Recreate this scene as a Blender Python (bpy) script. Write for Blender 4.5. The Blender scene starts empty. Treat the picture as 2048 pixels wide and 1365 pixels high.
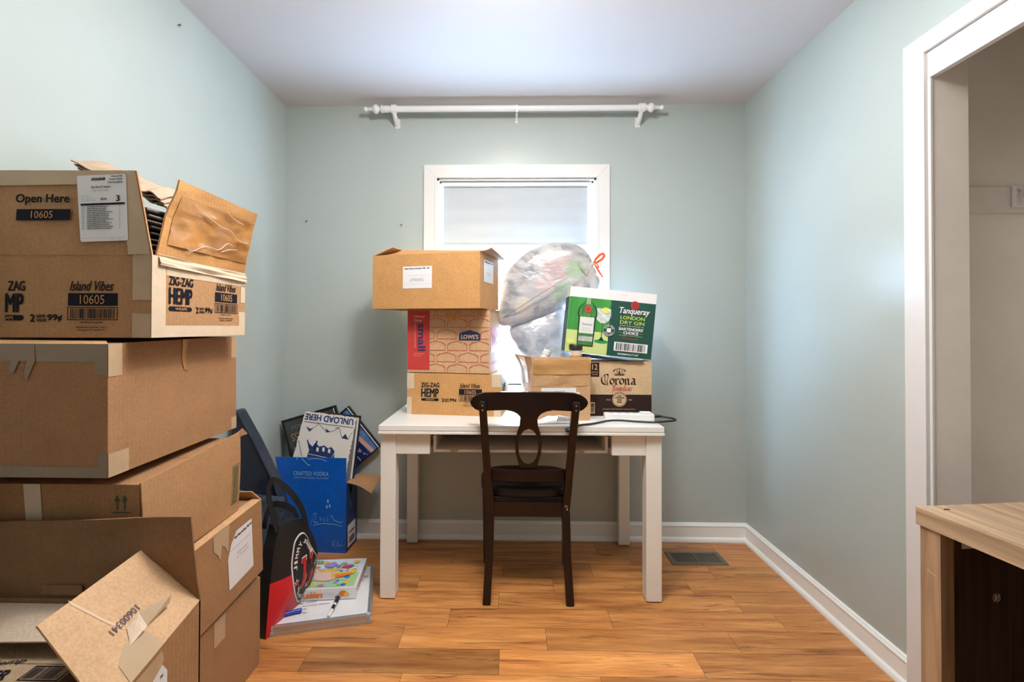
import bpy, bmesh, math, random
from mathutils import Vector, Matrix, noise
random.seed(7)
PI = math.pi
scn = bpy.context.scene
COL = scn.collection
V = Vector

# ------------------------------------------------------------------ camera
cd = bpy.data.cameras.new('camera'); cam = bpy.data.objects.new('camera', cd); COL.objects.link(cam)
r0, r1, r2 = V((.99981, .01947, .0027)), V((-.0195, .99975, .0107)), V((-.00249, -.01075, .99994))
mw = Matrix.Identity(4)
for i in range(3):
    mw[i][0] = r0[i]; mw[i][1] = r2[i]; mw[i][2] = -r1[i]
mw[2][3] = 1.1876
cam.matrix_world = mw
cd.sensor_width = 36; cd.lens = 950 / 2048 * 36
cd.shift_x = (1024 - 998.4) / 2048; cd.shift_y = (643.5 - 682.5) / 2048
cd.clip_start = .05
scn.camera = cam
# ------------------------------------------------------------------ view, sky, lamps
scn.view_settings.view_transform = 'Standard'; scn.view_settings.look = 'None'
scn.view_settings.gamma = 1; scn.view_settings.use_curve_mapping = False
scn.view_settings.exposure = 0.17
w = bpy.data.worlds.new('sky'); scn.world = w; w.use_nodes = True
bg = w.node_tree.nodes['Background']; bg.inputs[0].default_value = (.47, .70, 1, 1); bg.inputs[1].default_value = 44
XL, XR, D, H, YB = -1.271, 1.3216, 2.6727, 2.44, -1.3

def lamp(name, typ, loc, energy, color, size=.2, rot=(0, 0, 0), size_y=None, portal=False):
    l = bpy.data.lights.new(name, typ); o = bpy.data.objects.new(name, l); COL.objects.link(o)
    o.location = loc; o.rotation_euler = rot; l.energy = energy; l.color = color
    if typ == 'AREA':
        l.size = size
        if size_y: l.shape = 'RECTANGLE'; l.size_y = size_y
        l.cycles.is_portal = portal
    elif typ == 'POINT': l.shadow_soft_size = size
    return o
lamp('ceiling_lamp', 'POINT', (0, 1.25, 2.35), 37, (1, .965, .92), .10)
lamp('ceiling_bounce_fill', 'AREA', (.1, 1.22, 2.425), 26, (1, .985, .97), 1.2, (0, 0, 0), .8)  # added soft fill, no fixture here; lifts the lower half of the room
lamp('window_portal', 'AREA', (.043, D + .16, 1.42), 10, (1, 1, 1), .9, (PI / 2, 0, 0), 1.24, True)

# ------------------------------------------------------------------ materials
MATS = {}
def mat(name, col, rough=.6, var=0, vscale=8, bump=0, bscale=60, metal=0, coat=0, stretch=(1, 1, 1), spec=.5, trans=0, emit=0, col2=None, sheen=0):
    if name in MATS: return MATS[name]
    m = bpy.data.materials.new(name); MATS[name] = m; m.use_nodes = True
    nt = m.node_tree; N = nt.nodes; L = nt.links; b = N['Principled BSDF']
    b.inputs['Base Color'].default_value = (*col, 1); b.inputs['Roughness'].default_value = rough
    b.inputs['Metallic'].default_value = metal; b.inputs['Coat Weight'].default_value = coat
    b.inputs['Coat Roughness'].default_value = .12
    b.inputs['Specular IOR Level'].default_value = spec
    if emit: b.inputs['Emission Color'].default_value = (*col, 1); b.inputs['Emission Strength'].default_value = emit
    if var or bump or col2:
        tc = N.new('ShaderNodeTexCoord'); mp = N.new('ShaderNodeMapping'); mp.inputs['Scale'].default_value = stretch
        L.new(tc.outputs['Object'], mp.inputs['Vector'])
    if var or col2:
        n = N.new('ShaderNodeTexNoise'); n.inputs['Scale'].default_value = vscale; n.inputs['Detail'].default_value = 6
        L.new(mp.outputs[0], n.inputs['Vector'])
        mx = N.new('ShaderNodeMix'); mx.data_type = 'RGBA'
        rr = N.new('ShaderNodeMapRange'); rr.inputs[1].default_value = .3; rr.inputs[2].default_value = .7
        L.new(n.outputs[0], rr.inputs[0]); L.new(rr.outputs[0], mx.inputs[0])
        c2 = col2 or tuple(c * (1 - var) for c in col)
        c1 = col if col2 else tuple(min(1, c * (1 + var)) for c in col)
        mx.inputs[6].default_value = (*c1, 1); mx.inputs[7].default_value = (*c2, 1)
        L.new(mx.outputs[2], b.inputs['Base Color'])
    if bump:
        n2 = N.new('ShaderNodeTexNoise'); n2.inputs['Scale'].default_value = bscale; n2.inputs['Detail'].default_value = 4
        L.new(mp.outputs[0], n2.inputs['Vector'])
        bp = N.new('ShaderNodeBump'); bp.inputs['Strength'].default_value = bump; bp.inputs['Distance'].default_value = .004
        L.new(n2.outputs[0], bp.inputs['Height']); L.new(bp.outputs[0], b.inputs['Normal'])
    if trans:
        t = N.new('ShaderNodeBsdfTranslucent'); t.inputs[0].default_value = (*col, 1)
        ms = N.new('ShaderNodeMixShader'); ms.inputs[0].default_value = trans
        L.new(b.outputs[0], ms.inputs[1]); L.new(t.outputs[0], ms.inputs[2])
        L.new(ms.outputs[0], N['Material Output'].inputs[0])
    return m
def cardboard(name, col, rough=.75, var=.06):
    """kraft board: fibre mottling, faint vertical corrugation"""
    if name in MATS: return MATS[name]
    m = mat(name, col, rough, var, 14, .25, 260)
    nt = m.node_tree; N = nt.nodes; L = nt.links; b = N['Principled BSDF']
    mp = [x for x in N if x.type == 'MAPPING'][0]; bp = [x for x in N if x.type == 'BUMP'][0]
    wv = N.new('ShaderNodeTexWave'); wv.bands_direction = 'DIAGONAL'; wv.inputs['Scale'].default_value = 48; wv.inputs['Distortion'].default_value = .4
    sx = N.new('ShaderNodeMapping'); sx.inputs['Scale'].default_value = (1, 1, .002)
    L.new(mp.outputs[0], sx.inputs[0]); L.new(sx.outputs[0], wv.inputs[0])
    ad = N.new('ShaderNodeMath'); ad.operation = 'MULTIPLY_ADD'; ad.inputs[1].default_value = .28
    n2 = [x for x in N if x.type == 'TEX_NOISE'][-1]
    L.new(wv.outputs[1], ad.inputs[0]); L.new(n2.outputs[0], ad.inputs[2]); L.new(ad.outputs[0], bp.inputs['Height'])
    # fine fibre speckle in the colour
    n3 = N.new('ShaderNodeTexNoise'); n3.inputs['Scale'].default_value = 170; n3.inputs['Detail'].default_value = 3
    L.new(mp.outputs[0], n3.inputs['Vector'])
    r3 = N.new('ShaderNodeMapRange'); r3.inputs[1].default_value = .3; r3.inputs[2].default_value = .7; r3.inputs[3].default_value = .88; r3.inputs[4].default_value = 1.1
    L.new(n3.outputs[0], r3.inputs[0])
    vm = N.new('ShaderNodeVectorMath'); vm.operation = 'SCALE'
    mx = [x for x in N if x.type == 'MIX'][0]
    L.new(mx.outputs[2], vm.inputs[0]); L.new(r3.outputs[0], vm.inputs['Scale']); L.new(vm.outputs[0], b.inputs['Base Color'])
    return m
KRAFT = cardboard('kraft_board', (.43, .235, .105))
KRAFT2 = cardboard('kraft_board_light', (.56, .33, .16))
KRAFT3 = cardboard('kraft_board_brown', (.36, .19, .085))
KRAFT4 = cardboard('kraft_board_orange', (.56, .29, .10))
KRAFT5 = cardboard('kraft_board_pink', (.60, .37, .20))
KIN = cardboard('kraft_inside', (.42, .25, .13))
TAPE = mat('packing_tape', (.50, .36, .22), .28, .08, 9, .5, 30, coat=.3)
PTAPE = mat('paper_tape', (.66, .53, .38), .45, .05, 20, .3, 60)
CTAPE = mat('clear_tape', (.50, .27, .10), .12, .1, 12, .9, 22, coat=.8)
INK = mat('black_ink', (.013, .013, .022), .7, spec=.12)
GREEN_INK = mat('dark_green_ink', (.03, .09, .045), .6)
PAPER = mat('label_paper', (.80, .80, .82), .55, .02, 5)
GREYINK = mat('grey_print', (.22, .22, .25), .6)
WHITE = mat('white_print', (.82, .82, .82), .5)
CREAM = mat('cream_paint', (.88, .88, .82), .38, .02, 4, .06, 25, coat=.15)
TRIM = mat('white_trim_paint', (.74, .73, .72), .34, 0, 1, .05, 18, coat=.1)
BASEM = mat('lifted_trim_paint', (.90, .92, .90), .34, 0, 1, .05, 18, coat=.1)  # trim paint with extra brightness in its colour, offsetting dim light near the floor
TRIMW = mat('bright_trim_paint', (.74, .75, .76), .34)
DARKWOOD = mat('dark_mahogany', (.013, .0030, .0025), .3, .5, 6, .06, 40, coat=.3, stretch=(1, 1, .2), col2=(.005, .0012, .0012), spec=.35)
BLACK = mat('black_vinyl', (.008, .008, .010), .4, 0, 1, .2, 30)
BLACKP = mat('black_plastic', (.012, .012, .014), .35)
RED = mat('red_print', (.62, .018, .022), .55)
STEEL = mat('screw_steel', (.5, .5, .5), .3, metal=1)

def wall_mat():
    m = mat('sage_wall_paint', (.445, .503, .482), .27, .02, 3, .10, 90, spec=.5)
    return m
WALLM = wall_mat()
CEILM = mat('ceiling_paint', (.71, .66, .655), .8, .01, 2, .1, 70)
CLOSET = mat('closet_paint', (.84, .80, .74), .5, .05, 5, .25, 30)

def floor_mat():
    m = bpy.data.materials.new('hickory_planks'); m.use_nodes = True; nt = m.node_tree; N = nt.nodes; L = nt.links; b = N['Principled BSDF']
    at = N.new('ShaderNodeAttribute'); at.attribute_name = 'tone'
    tc = N.new('ShaderNodeTexCoord'); ad = N.new('ShaderNodeVectorMath'); ad.operation = 'ADD'
    sc = N.new('ShaderNodeVectorMath'); sc.operation = 'SCALE'; sc.inputs['Scale'].default_value = 37.
    cb = N.new('ShaderNodeCombineXYZ'); L.new(at.outputs['Fac'], cb.inputs[0]); L.new(at.outputs['Fac'], cb.inputs[1]); L.new(cb.outputs[0], sc.inputs[0])
    L.new(tc.outputs['Object'], ad.inputs[0]); L.new(sc.outputs[0], ad.inputs[1])
    mp = N.new('ShaderNodeMapping'); mp.inputs['Scale'].default_value = (.9, 10, 1); L.new(ad.outputs[0], mp.inputs[0])
    n1 = N.new('ShaderNodeTexNoise'); n1.inputs['Scale'].default_value = 2.2; n1.inputs['Detail'].default_value = 8; n1.inputs['Distortion'].default_value = .55
    L.new(mp.outputs[0], n1.inputs[0])
    cr = N.new('ShaderNodeValToRGB'); e = cr.color_ramp.elements
    e[0].position = .25; e[0].color = (.20, .062, .018, 1); e[1].position = .78; e[1].color = (.62, .315, .105, 1)
    k = cr.color_ramp.elements.new(.42); k.color = (.375, .145, .040, 1); k = cr.color_ramp.elements.new(.58); k.color = (.48, .205, .060, 1)
    L.new(n1.outputs[0], cr.inputs[0])
    # fine grain
    mp2 = N.new('ShaderNodeMapping'); mp2.inputs['Scale'].default_value = (3, 70, 1); L.new(ad.outputs[0], mp2.inputs[0])
    n2 = N.new('ShaderNodeTexNoise'); n2.inputs['Scale'].default_value = 3; n2.inputs['Detail'].default_value = 6; L.new(mp2.outputs[0], n2.inputs[0])
    r2 = N.new('ShaderNodeMapRange'); r2.inputs[1].default_value = .3; r2.inputs[2].default_value = .7; r2.inputs[3].default_value = .74; r2.inputs[4].default_value = 1.16; L.new(n2.outputs[0], r2.inputs[0])
    # dark mineral streaks
    mp3 = N.new('ShaderNodeMapping'); mp3.inputs['Scale'].default_value = (1.3, 11, 1); L.new(ad.outputs[0], mp3.inputs[0])
    n3 = N.new('ShaderNodeTexNoise'); n3.inputs['Scale'].default_value = 2.6; n3.inputs['Detail'].default_value = 9; n3.inputs['Roughness'].default_value = .7; n3.inputs['Distortion'].default_value = .6; L.new(mp3.outputs[0], n3.inputs[0])
    r3 = N.new('ShaderNodeMapRange'); r3.inputs[1].default_value = .57; r3.inputs[2].default_value = .68; r3.inputs[3].default_value = 1; r3.inputs[4].default_value = .25; L.new(n3.outputs[0], r3.inputs[0])
    # plank tone
    rt = N.new('ShaderNodeMapRange'); rt.inputs[3].default_value = .72; rt.inputs[4].default_value = 1.95; L.new(at.outputs['Fac'], rt.inputs[0])
    m1 = N.new('ShaderNodeMath'); m1.operation = 'MULTIPLY'; L.new(r2.outputs[0], m1.inputs[0]); L.new(r3.outputs[0], m1.inputs[1])
    m2 = N.new('ShaderNodeMath'); m2.operation = 'MULTIPLY'; L.new(m1.outputs[0], m2.inputs[0]); L.new(rt.outputs[0], m2.inputs[1])
    s2 = N.new('ShaderNodeVectorMath'); s2.operation = 'SCALE'; L.new(cr.outputs[0], s2.inputs[0]); L.new(m2.outputs[0], s2.inputs['Scale'])
    L.new(s2.outputs[0], b.inputs['Base Color'])
    b.inputs['Roughness'].default_value = .36; b.inputs['Coat Weight'].default_value = .12; b.inputs['Coat Roughness'].default_value = .2
    bp = N.new('ShaderNodeBump'); bp.inputs['Strength'].default_value = .06; L.new(n2.outputs[0], bp.inputs['Height']); L.new(bp.outputs[0], b.inputs['Normal'])
    return m
def wood_mat(name, c1, c2, along='Y', rough=.45):
    m = bpy.data.materials.new(name); m.use_nodes = True; nt = m.node_tree; N = nt.nodes; L = nt.links; b = N['Principled BSDF']
    tc = N.new('ShaderNodeTexCoord'); mp = N.new('ShaderNodeMapping'); L.new(tc.outputs['Object'], mp.inputs[0])
    mp.inputs['Scale'].default_value = {'Y': (28, 1.6, 28), 'Z': (28, 28, 1.6), 'X': (1.6, 28, 28)}[along]
    n = N.new('ShaderNodeTexNoise'); n.inputs['Scale'].default_value = 1.5; n.inputs['Detail'].default_value = 9; n.inputs['Distortion'].default_value = .8; L.new(mp.outputs[0], n.inputs[0])
    cr = N.new('ShaderNodeValToRGB'); e = cr.color_ramp.elements; e[0].position = .3; e[0].color = (*c2, 1); e[1].position = .66; e[1].color = (*c1, 1); L.new(n.outputs[0], cr.inputs[0])
    L.new(cr.outputs[0], b.inputs['Base Color']); b.inputs['Roughness'].default_value = rough
    bp = N.new('ShaderNodeBump'); bp.inputs['Strength'].default_value = .15; bp.inputs['Distance'].default_value = .003; L.new(n.outputs[0], bp.inputs['Height']); L.new(bp.outputs[0], b.inputs['Normal'])
    return m

# ------------------------------------------------------------------ mesh helpers
class Fr:
    """flat frame: origin + in-plane axes; n = u x v"""
    def __init__(s, o, u, v):
        s.o = V(o); s.u = V(u).normalized(); s.v = V(v).normalized(); s.n = s.u.cross(s.v).normalized()
    def p(s, a, b, c=0): return s.o + s.u * a + s.v * b + s.n * c
    def sub(s, a, b, deg=0, c=0):
        t = math.radians(deg); return Fr(s.p(a, b, c), s.u * math.cos(t) + s.v * math.sin(t), s.v * math.cos(t) - s.u * math.sin(t))
_TX = {}
def text_tris(s, bold=0, res=3):
    bold = 0; key = (s, bold)
    if key in _TX: return _TX[key]
    cu = bpy.data.curves.new('t', 'FONT'); cu.body = s; cu.resolution_u = res; cu.offset = bold; cu.fill_mode = 'FRONT'
    ob = bpy.data.objects.new('t', cu); COL.objects.link(ob)
    dg = bpy.context.evaluated_depsgraph_get(); dg.update()
    me = bpy.data.meshes.new_from_object(ob.evaluated_get(dg))
    vs = [(v.co.x, v.co.y) for v in me.vertices]; fs = [tuple(p.vertices) for p in me.polygons]
    # make all faces wind counter-clockwise
    out = []
    for f in fs:
        a = sum(vs[f[i]][0] * vs[f[(i + 1) % len(f)]][1] - vs[f[(i + 1) % len(f)]][0] * vs[f[i]][1] for i in range(len(f)))
        out.append(f if a > 0 else f[::-1])
    bpy.data.objects.remove(ob); bpy.data.curves.remove(cu); bpy.data.meshes.remove(me)
    x0 = min(v[0] for v in vs); x1 = max(v[0] for v in vs); y0 = min(v[1] for v in vs); y1 = max(v[1] for v in vs)
    vs = [((x - x0) / (x1 - x0), (y - y0) / (y1 - y0)) for x, y in vs]
    _TX[key] = (vs, out); return _TX[key]
EPS = .0007
class MB:
    def __init__(s): s.v = []; s.f = []; s.m = []; s.mats = []
    def mi(s, m):
        if m not in s.mats: s.mats.append(m)
        return s.mats.index(m)
    def add(s, vs, fs, m):
        k = len(s.v); s.v += [V(v) for v in vs]; i = s.mi(m)
        for f in fs: s.f.append(tuple(k + a for a in f)); s.m.append(i)
        return s
    def box(s, a, b, m):
        x0, y0, z0 = [min(p, q) for p, q in zip(a, b)]; x1, y1, z1 = [max(p, q) for p, q in zip(a, b)]
        return s.add([(x0, y0, z0), (x1, y0, z0), (x1, y1, z0), (x0, y1, z0), (x0, y0, z1), (x1, y0, z1), (x1, y1, z1), (x0, y1, z1)],
                     [(0, 3, 2, 1), (4, 5, 6, 7), (0, 1, 5, 4), (1, 2, 6, 5), (2, 3, 7, 6), (3, 0, 4, 7)], m)
    def fbox(s, F, a, b, m):
        """box in a frame, a,b = (u,v,n)"""
        t = MB().box(a, b, m); return s.add([F.p(*q) for q in t.v], t.f, m)
    def prism(s, pts, F, t, m, back=None):
        """closed 2D outline (ccw) in frame F, thickness t going to -n"""
        n = len(pts); from mathutils.geometry import tessellate_polygon
        tr = tessellate_polygon([[V((p[0], p[1], 0)) for p in pts]])
        ft = []
        for a, b, c in tr:
            ar = (pts[b][0] - pts[a][0]) * (pts[c][1] - pts[a][1]) - (pts[b][1] - pts[a][1]) * (pts[c][0] - pts[a][0])
            ft.append((a, b, c) if ar > 0 else (a, c, b))
        area = sum(pts[i][0] * pts[(i + 1) % n][1] - pts[(i + 1) % n][0] * pts[i][1] for i in range(n))
        if t == 0: return s.add([F.p(*p, EPS) for p in pts], ft, m)
        vs = [F.p(*p) for p in pts] + [F.p(*p, -t) for p in pts]
        fs = list(ft)
        sd = [(i, n + i, n + (i + 1) % n, (i + 1) % n) for i in range(n)]
        if area < 0: sd = [f[::-1] for f in sd]
        s.add(vs, fs + sd, m); k = len(s.v) - 2 * n
        i = s.mi(back or m)
        for f in ft: s.f.append(tuple(k + n + q for q in f[::-1])); s.m.append(i)
        return s
    def poly(s, pts, F, m, e=1):
        n = len(pts)
        a = sum(pts[i][0] * pts[(i + 1) % n][1] - pts[(i + 1) % n][0] * pts[i][1] for i in range(n))
        if a < 0: pts = pts[::-1]
        if n <= 4: return s.add([F.p(*p, EPS * e) for p in pts], [tuple(range(n))], m)
        from mathutils.geometry import tessellate_polygon
        ft = []
        for a, b, c in tessellate_polygon([[V((p[0], p[1], 0)) for p in pts]]):
            ar = (pts[b][0] - pts[a][0]) * (pts[c][1] - pts[a][1]) - (pts[b][1] - pts[a][1]) * (pts[c][0] - pts[a][0])
            ft.append((a, b, c) if ar > 0 else (a, c, b))
        return s.add([F.p(*p, EPS * e) for p in pts], ft, m)
    def rect(s, F, u0, v0, u1, v1, m, e=1): return s.poly([(u0, v0), (u1, v0), (u1, v1), (u0, v1)], F, m, e)
    def disc(s, F, u, v, r, m, e=1, ry=None, n=28):
        ry = ry or r; return s.poly([(u + r * math.cos(2 * PI * i / n), v + ry * math.sin(2 * PI * i / n)) for i in range(n)], F, m, e)
    def ring(s, F, u, v, r, wd, m, e=1, ry=None, n=32, a0=0, a1=2 * PI):
        ry = ry or r
        for i in range(n):
            a, b = a0 + (a1 - a0) * i / n, a0 + (a1 - a0) * (i + 1) / n
            s.poly([(u + (r) * math.cos(a), v + ry * math.sin(a)), (u + r * math.cos(b), v + ry * math.sin(b)),
                    (u + (r - wd) * math.cos(b), v + (ry - wd) * math.sin(b)), (u + (r - wd) * math.cos(a), v + (ry - wd) * math.sin(a))], F, m, e)
        return s
    def text(s, t, F, u0, v0, u1, v1, m, bold=.02, shear=0, e=2):
        vs, fs = text_tris(t)
        d = bold * (v1 - v0) * .95
        if bold >= .01: u0 += d; u1 -= d; v0 += d * .6; v1 -= d * .6
        for ii, (dx, dy) in enumerate(((-d, -d * .6), (d, -d * .6), (-d, d * .6), (d, d * .6)) if bold >= .01 else ((0, 0),)):
            s.add([F.p(dx + u0 + (u1 - u0) * x + shear * (v1 - v0) * y, dy + v0 + (v1 - v0) * y, EPS * (e + .18 * ii)) for x, y in vs], fs, m)
        return s
    def arc_text(s, t, F, cu, cv, r, a0, a1, h, m, inward=False, bold=.03, ry=None, e=2):
        """letters along an arc, a0 -> a1 degrees; inward: feet on the outside"""
        ry = ry or r; n = len(t)
        for i, ch in enumerate(t):
            if ch == ' ': continue
            a = math.radians(a0 + (a1 - a0) * (i + .5) / n)
            cw = abs(math.radians(a1 - a0)) * (r + ry) / 2 / n * .8
            if ch in 'IJ': cw *= .6
            q = F.sub(cu + r * math.cos(a), cv + ry * math.sin(a), math.degrees(a) + (90 if inward else -90))
            s.text(ch, q, -cw / 2, -h / 2, cw / 2, h / 2, m, bold, 0, e)
        return s
    def line(s, pts, F, wd, m, e=2, closed=False):
        """constant-width stroke through 2D points"""
        q = list(pts) + ([pts[0]] if closed else [])
        for (x0, y0), (x1, y1) in zip(q, q[1:]):
            l = math.hypot(x1 - x0, y1 - y0) or 1; nx, ny = -(y1 - y0) / l * wd / 2, (x1 - x0) / l * wd / 2
            ex, ey = (x1 - x0) / l * wd * .3, (y1 - y0) / l * wd * .3
            s.poly([(x0 - nx - ex, y0 - ny - ey), (x1 - nx + ex, y1 - ny + ey), (x1 + nx + ex, y1 + ny + ey), (x0 + nx - ex, y0 + ny - ey)], F, m, e)
        return s
    def nib(s, pts, F, wd, m, ang=40, e=2):
        """broad-nib pen stroke"""
        nx, ny = math.cos(math.radians(ang)) * wd / 2, math.sin(math.radians(ang)) * wd / 2
        for (x0, y0), (x1, y1) in zip(pts, pts[1:]):
            s.poly([(x0 - nx, y0 - ny), (x1 - nx, y1 - ny), (x1 + nx, y1 + ny), (x0 + nx, y0 + ny)], F, m, e)
        return s
    def barcode(s, F, u0, v0, u1, v1, m, seed=1, frame=False, wt=None):
        rnd = random.Random(seed)
        if wt: s.rect(F, u0, v0, u1, v1, wt, 2)
        if frame:
            t = (v1 - v0) * .06; s.line([(u0, v0), (u1, v0), (u1, v1), (u0, v1)], F, t, m, 2, True)
        x = u0 + (u1 - u0) * .06; un = (u1 - u0) / 62
        while x < u1 - (u1 - u0) * .07:
            ww = rnd.choice([1, 1, 2, 3]) * un * .6; s.rect(F, x, v0 + (v1 - v0) * .1, min(x + ww, u1), v1 - (v1 - v0) * .1, m, 3); x += ww + rnd.choice([1, 1, 2]) * un * .8
        return s
    def tube(s, pts, r, m, n=10, cap=True, closed=False, flat=None):
        pts = [V(p) for p in pts]; N_ = len(pts); rs = r if isinstance(r, (list, tuple)) else [r] * N_
        T0 = (pts[1] - pts[0]).normalized(); up = V((0, 0, 1)) if abs(T0.z) < .9 else V((1, 0, 0))
        vs = []
        for i, p in enumerate(pts):
            T = (pts[min(i + 1, N_ - 1)] - pts[max(i - 1, 0)]).normalized()
            a = T.cross(up)
            if a.length < 1e-4: a = V((1, 0, 0))
            a.normalize(); b = a.cross(T).normalized(); up = b
            fa, fb = flat or (1, 1)
            for k in range(n):
                t = 2 * PI * k / n; vs.append(p + a * (math.cos(t) * rs[i] * fa) + b * (math.sin(t) * rs[i] * fb))
        fs = [(i * n + k, i * n + (k + 1) % n, (i + 1) * n + (k + 1) % n, (i + 1) * n + k) for i in range(N_ - 1) for k in range(n)]
        fs = [f[::-1] for f in fs]
        if cap: fs += [tuple(range(n)), tuple(range(N_ * n - 1, (N_ - 1) * n - 1, -1))]
        return s.add(vs, fs, m)
    def lathe(s, prof, o, ax, m, n=20):
        """prof: (dist along ax, radius)"""
        o = V(o); ax = V(ax).normalized(); a = ax.orthogonal().normalized(); b = ax.cross(a)
        vs = [o + ax * d + (a * math.cos(2 * PI * k / n) + b * math.sin(2 * PI * k / n)) * max(r, 1e-5) for d, r in prof for k in range(n)]
        fs = [(i * n + k, i * n + (k + 1) % n, (i + 1) * n + (k + 1) % n, (i + 1) * n + k) for i in range(len(prof) - 1) for k in range(n)]
        fs += [tuple(range(n - 1, -1, -1)), tuple(range((len(prof) - 1) * n, len(prof) * n))]
        return s.add(vs, fs, m)
    def grid(s, fn, nu, nv, m, flip=False):
        vs = [fn(i / nu, j / nv) for j in range(nv + 1) for i in range(nu + 1)]
        fs = [(j * (nu + 1) + i, j * (nu + 1) + i + 1, (j + 1) * (nu + 1) + i + 1, (j + 1) * (nu + 1) + i) for j in range(nv) for i in range(nu)]
        return s.add(vs, [f[::-1] for f in fs] if flip else fs, m)
    def sheet(s, fn, nu, nv, t, m, back=None):
        """thick curved sheet from fn(u,v)->V ; thickness t opposite the normal"""
        e = 1e-3
        def off(u, v):
            du = fn(min(u + e, 1), v) - fn(max(u - e, 0), v); dv = fn(u, min(v + e, 1)) - fn(u, max(v - e, 0))
            return fn(u, v) - du.cross(dv).normalized() * t
        s.grid(fn, nu, nv, m); s.grid(off, nu, nv, back or m, True)
        for (f2, a) in ((lambda q: (q, 0), nu), (lambda q: (1, q), nv), (lambda q: (1 - q, 1), nu), (lambda q: (0, 1 - q), nv)):
            pts = [f2(i / a) for i in range(a + 1)]
            top = [fn(*q) for q in pts]; bot = [off(*q) for q in pts]
            s.add(top + bot, [(i + 1, i, a + 1 + i, a + 2 + i) for i in range(a)], m)
        return s
    def warp(s, fn): s.v = [fn(q) for q in s.v]; return s
    def build_parts(s, name, parent=None):
        """one object per disconnected face (strips of tape, slots)"""
        groups = []
        for f, mi in zip(s.f, s.m):
            hit = [g for g in groups if g[0] & set(f)]
            new = [set(f), [(f, mi)]]
            for g in hit: new[0] |= g[0]; new[1] = g[1] + new[1]; groups.remove(g)
            groups.append(new)
        out = []
        for vs, fs in groups:
            idx = sorted(vs); mp = {k: i for i, k in enumerate(idx)}; q = MB()
            for f, mi in fs: q.m.append(q.mi(s.mats[mi])); q.f.append(tuple(mp[i] for i in f))
            q.v = [s.v[i] for i in idx]; out.append(q.build(name, parent))
        return out
    def build(s, name, parent=None, smooth=False, bevel=0, seg=2, weld=False, subsurf=0):
        me = bpy.data.meshes.new(name); me.from_pydata([tuple(q) for q in s.v], [], s.f)
        for m in s.mats: me.materials.append(m)
        me.polygons.foreach_set('material_index', s.m)
        if smooth: me.polygons.foreach_set('use_smooth', [True] * len(me.polygons))
        if weld:
            bm = bmesh.new(); bm.from_mesh(me); bmesh.ops.remove_doubles(bm, verts=bm.verts, dist=1e-5); bm.to_mesh(me); bm.free()
        me.update()
        o = bpy.data.objects.new(name, me); COL.objects.link(o)
        if parent: o.parent = parent
        if subsurf:
            md = o.modifiers.new('s', 'SUBSURF'); md.levels = md.render_levels = subsurf
        if bevel:
            md = o.modifiers.new('b', 'BEVEL'); md.width = bevel; md.segments = seg; md.limit_method = 'ANGLE'; md.angle_limit = math.radians(40); md.harden_normals = False
        if smooth and bevel == 0 and not subsurf:
            pass
        return o
def thing(name, label, cat, loc=(0, 0, 0), rz=0, group=None, rot=None):
    o = bpy.data.objects.new(name, None); COL.objects.link(o); o.location = loc; o.rotation_euler = rot or (0, 0, rz); o.empty_display_size = .05
    o['label'] = label; o['category'] = cat
    if group: o['group'] = group
    return o
def tag(o, label, cat, group=None, kind=None):
    if label: o['label'] = label
    if cat: o['category'] = cat
    if group: o['group'] = group
    if kind: o['kind'] = kind
    return o
def struct(o): o['kind'] = 'structure'; return o
def smooth_by_angle(o, deg=35):
    me = o.data
    me.polygons.foreach_set('use_smooth', [True] * len(me.polygons))
    bm = bmesh.new(); bm.from_mesh(me)
    for e in bm.edges:
        if len(e.link_faces) == 2: e.smooth = e.calc_face_angle(0) < math.radians(deg)
    bm.to_mesh(me); bm.free(); return o

# ------------------------------------------------------------------ the room
FLOORM = floor_mat()
def build_floor():
    mb = MB(); tones = []
    known = {0: ([-.722, -.03, .674], [.45, .12, .98, .42]), 1: ([-.406, .147, .854], [.5, .68, .45, .5]), 2: ([-.239, .416, 1.096], [.6, .62, .5, .45]), 3: ([-.039, .982], [.6, .5, .4]),
             4: ([-.414, .209, .828], [.35, .55, .45, .45]), 5: ([-.024, .406, .984], [.5, .35, .45, .35]), 6: ([-.275, .62], [.45, .4, .5]), 7: ([-.087, .469, 1.1], [.4, .45, .4, .5]), -1: ([-.36, .314, .95], [.6, .75, .35, .5])}
    gap = .0006
    for k in range(-24, 9):
        y0 = 1.631 + .1265 * k; y1 = y0 + .1265
        if k in known: js, ts = known[k]
        else:
            js = []; x = XL - random.random() * .5
            while x < 2.2: x += random.uniform(.45, .75); js.append(x)
            ts = [random.uniform(.3, .75) for _ in range(len(js) + 1)]
        xs = [XL - .02] + [j for j in js if XL < j < 2.1] + [2.15]
        for i in range(len(xs) - 1):
            if y1 > D + .02: y1 = D + .02
            mb.add([(xs[i] + gap, y0 + gap, 0), (xs[i + 1] - gap, y0 + gap, 0), (xs[i + 1] - gap, y1 - gap, 0), (xs[i] + gap, y1 - gap, 0)], [(0, 1, 2, 3)], FLOORM)
            tones.append(ts[i % len(ts)] + random.uniform(-.02, .02))
    mb.box((XL - .1, YB - .1, -.06), (2.2, D + .1, -.0015), mat('plank_joint', (.09, .035, .012), .8))
    o = mb.build('floor'); a = o.data.attributes.new('tone', 'FLOAT', 'FACE')
    for i, t in enumerate(tones): a.data[i].value = t
    return struct(o)
build_floor()
struct(MB().box((XL - .1, YB - .1, H), (2.2, D + .15, H + .1), CEILM).build('ceiling'))
struct(MB().box((XL - .1, YB - .1, 0), (XL, D + .15, H), WALLM).build('wall_left'))
struct(MB().box((XL - .1, YB - .1, 0), (2.2, YB, H), WALLM).build('wall_rear'))
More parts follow.
